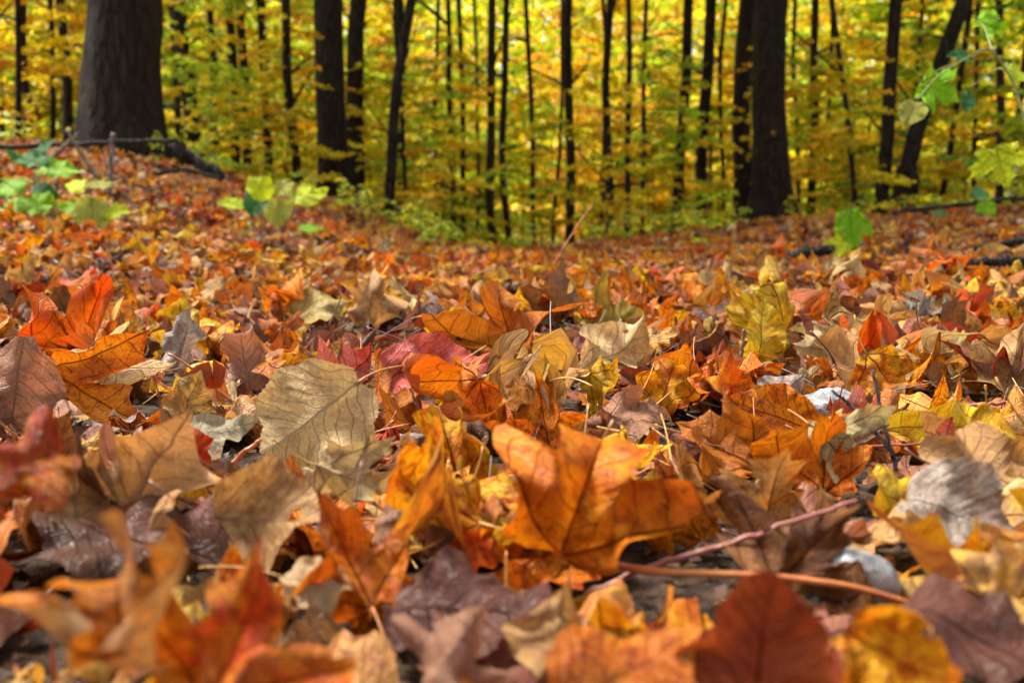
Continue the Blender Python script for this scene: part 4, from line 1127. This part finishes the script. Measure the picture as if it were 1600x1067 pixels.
# ------------------------------------------------------------------ green seedlings
PAL.update({'leaf green': ((.24, .44, .02), (.32, .50, .025), .15, 'stem_g'), 'lime': ((.54, .60, .03), (.62, .62, .03), .2, 'stem_g'),
            'teal': ((.09, .26, .08), (.15, .32, .12), .1, 'stem_g'), 'pale lime': ((.46, .49, .13), (.42, .46, .08), .15, 'stem_g'), 'dark green': ((.05, .19, .06), (.08, .24, .08), .1, 'stem_g')})
def seedling(px, py, label, leaves, cat='seedling', depth=None, name='seedling', stem_r=.0022, trunk=None, size=1.12):
    g = on_ground(px, py, .0) if depth is None else Vector(((px - CX) / FPX * depth, depth, 0))
    g.z = float(H(g.x, g.y))
    t = thing(name, g, label, cat)
    top = None
    if trunk:
        path = smooth_path([Vector((0, 0, -.02))] + [at_depth(a, b, g.y + c) - g for a, b, c in trunk])
        V, Q, T = tube(path, np.linspace(stem_r * 2.2, stem_r * .8, len(path)), 6)
        link('stem', make_mesh('stem', V, [Q, T], [M['stem_g']]), t)
    for k, (lx, ly, Lp, ang, tilt, sp, pal, dy) in enumerate(leaves):
        rg = np.random.default_rng(int(lx * 5 + ly))
        c = at_depth(lx, ly, g.y + dy)
        L = Lp * size / FPX * c.y
        P, UV, F, b, d = leaf_geom(sp, rg, 24, 8, **G(cup=rg.uniform(.2, .6), tip=-rg.uniform(.2, .7), lob=.2, crump=.02, pleat=.1, torn=False))
        mid = (P.min(0) + P.max(0)) / 2
        rot = orient(ang, tilt, rg.uniform(-25, 25), 0)
        W = ((P - mid) * L) @ rot.T + np.array(c - g)
        c1, c2, st = pal_cols(pal, rg, .05)
        luv = np.concatenate([UV, np.full((len(UV), 1), c1[3] * 40)], 1)
        lo = link('leaf', make_mesh('leaf', W, F, [M['gpalm' if PALM[sp] else 'gpinn']], luv, c1, c2), t)
        bb = ((b - mid) * L) @ rot.T + np.array(c - g)
        if trunk:
            A = np.asarray(path); q = A[np.argmin(np.linalg.norm(A - bb, axis=1))]
        else:
            q = np.array([0, 0, -.01])
        mp = (bb + q) / 2 + np.array([0, 0, .12 * np.linalg.norm(bb - q)])
        V, Q, T = tube(smooth_path([q, mp, bb], 4), np.linspace(stem_r, stem_r * .6, 12), 5)
        link('stalk', make_mesh('stalk', V, [Q, T], [M['stem_g']]), lo)
    return t
seedling(52, 350, 'teal green seedling with broad leaves beside the bent pale stick',
         [(42, 248, 58, -70, 60, 'oval', 'teal', 0), (95, 264, 66, 95, 55, 'oval', 'leaf green', .05), (18, 292, 44, -60, 50, 'broad', 'leaf green', -.1), (58, 322, 50, 150, 40, 'broad', 'leaf green', -.15),
          (72, 300, 44, 120, 35, 'oval', 'dark green', .1), (12, 322, 44, -110, 50, 'broad', 'leaf green', 0), (70, 232, 40, 10, 40, 'oval', 'dark green', .15), (35, 335, 40, 40, 55, 'broad', 'leaf green', .1)])
seedling(140, 372, 'pale lime seedling with a large drooping leaf on the bank',
         [(146, 338, 56, 178, 15, 'broad', 'pale lime', 0), (118, 290, 44, -60, 55, 'oval', 'lime', .05), (160, 288, 50, 85, 60, 'oval', 'pale lime', .05), (185, 330, 46, 95, 50, 'oval', 'lime', 0), (110, 322, 40, -90, 50, 'oval', 'leaf green', .1)])
seedling(425, 375, 'yellow lime seedling with several leaves on the bank edge',
         [(404, 292, 42, -30, 20, 'broad', 'lime', 0), (434, 334, 42, 180, 12, 'broad', 'pale lime', -.05), (476, 308, 62, 110, 40, 'oval', 'lime', .05), (492, 303, 50, 60, 45, 'oval', 'lime', .1), (445, 292, 40, 30, 45, 'oval', 'pale lime', .1),
          (372, 356, 44, -80, 60, 'oval', 'pale lime', -.1), (360, 318, 40, -80, 55, 'oval', 'lime', .1), (488, 358, 40, 90, 60, 'oval', 'leaf green', .1), (398, 320, 36, 200, 30, 'broad', 'dark green', .1), (345, 362, 34, -95, 60, 'oval', 'pale lime', 0)])
seedling(1322, 412, 'bright green maple seedling beside the short thick black branch',
         [(1334, 360, 62, 175, 12, 'three', 'leaf green', 0), (1308, 390, 44, 230, 30, 'three', 'lime', -.08)])
seedling(1352, 345, 'low dark green seedling at the foot of the slim straight tree', [(1352, 318, 44, 20, 40, 'oval', 'dark green', 0), (1372, 312, 40, 80, 40, 'oval', 'leaf green', .1), (1332, 326, 36, -80, 45, 'oval', 'teal', 0), (1385, 330, 36, 120, 50, 'oval', 'dark green', -.1)])
seedling(1542, 352, 'small single stemmed green seedling by the long grey fallen branch', [(1541, 330, 30, 175, 15, 'broad', 'leaf green', 0), (1470, 337, 34, -90, 60, 'oval', 'teal', .3), (1534, 302, 36, 40, 50, 'oval', 'teal', .1)])
seedling(1100, 388, 'tiny pale green seedling on the far slope', [(1100, 378, 34, 80, 60, 'oval', 'lime', 0), (1060, 382, 30, -80, 60, 'oval', 'leaf green', .1), (1112, 384, 26, 100, 60, 'oval', 'pale lime', -.1)])
seedling(1635, 360, 'young maple leaning over the fallen branches with big lime leaves', 
         [(1470, 140, 92, 118, 15, 'maple', 'leaf green', .0), (1424, 178, 66, 200, 20, 'broad', 'pale lime', -.05), (1562, 262, 92, 165, 15, 'maple', 'lime', -.05), (1512, 160, 56, 190, 30, 'oval', 'dark green', .1), (1588, 262, 40, 150, 30, 'oval', 'pale lime', .0),
          (1548, 40, 70, 120, 30, 'maple', 'leaf green', .2), (1500, 88, 56, -80, 40, 'oval', 'dark green', .1), (1590, 120, 60, 160, 40, 'maple', 'lime', .2)],
         cat='sapling', size=.74, depth=2.5, name='green_sapling', stem_r=.0021, trunk=[(1634, 330, 0), (1612, 230, 0), (1586, 130, .05), (1545, 70, .05), (1496, 100, 0)])

# ------------------------------------------------------------------ crumbled leaf bits and loose stems between the leaves
def debris():
    rg = np.random.default_rng(9)
    n = 16000
    y = .18 + 2.6 * rg.random(n) ** 1.5; x = rg.uniform(-1, 1, n) * (.2 + .6 * y)
    P = np.stack([x, y, H(x, y) + rg.uniform(.001, .012, n)], -1)
    a = rg.random(n) * 6.283
    D = np.stack([np.cos(a), np.sin(a), rg.normal(0, .35, n)], -1); D /= np.linalg.norm(D, axis=1, keepdims=True)
    N = np.stack([rg.normal(0, .5, n), rg.normal(0, .5, n), np.ones(n)], -1)
    L = rg.uniform(.003, .013, n)
    pal = np.array([[.07, .035, .018], [.035, .02, .012], [.14, .07, .03], [.10, .055, .04], [.20, .11, .05], [.02, .013, .01]])
    V, F, C = kites(P, D, N, L, L * rg.uniform(.3, 1.0, n), rg.uniform(-.2, .5, n), rg, pick_cols(pal, n, rg, .25))
    o = link('leaf_crumbs', make_mesh('leaf_crumbs', V, F, [M['foliage']], c1=C, smooth=False))
    tag(o, 'dark crumbs of rotted leaves covering the soil between the leaves', 'leaf crumbs', kind='stuff')
    parts = []
    for k in range(420):
        yy = .55 + 2.6 * rg.random() ** 1.1; xx = rg.uniform(-1, 1) * (.15 + .55 * yy)
        l = rg.uniform(.025, .075); a = rg.random() * 6.283; el = rg.normal(.15, .3)
        d = np.array([math.cos(a) * math.cos(el), math.sin(a) * math.cos(el), math.sin(el)])
        sd_ = np.cross(d, [0, 0, 1]); t = np.linspace(0, 1, 6)
        p = np.array([xx, yy, float(H(xx, yy)) + rg.uniform(.012, .04)]) + d * (t * l)[:, None] + sd_ * (rg.normal(0, .25) * l * t * t)[:, None]
        parts.append(tube(p, .0007 * (1 - .3 * t), 4))
    V, F = join(parts)
    nq = len(F[0]); nt_ = len(F[1]); half = rg.integers(0, 4, 420)
    mi = np.concatenate([np.repeat(half, nq // 420), np.repeat(half, nt_ // 420)])
    o = link('loose_stems', make_mesh('loose_stems', V, F, [M['stem_o'], M['stem_r'], M['stem_b'], M['stem_y']], midx=mi))
    tag(o, 'thin loose leaf stems scattered through the leaf carpet', 'leaf stems', kind='stuff')
debris()
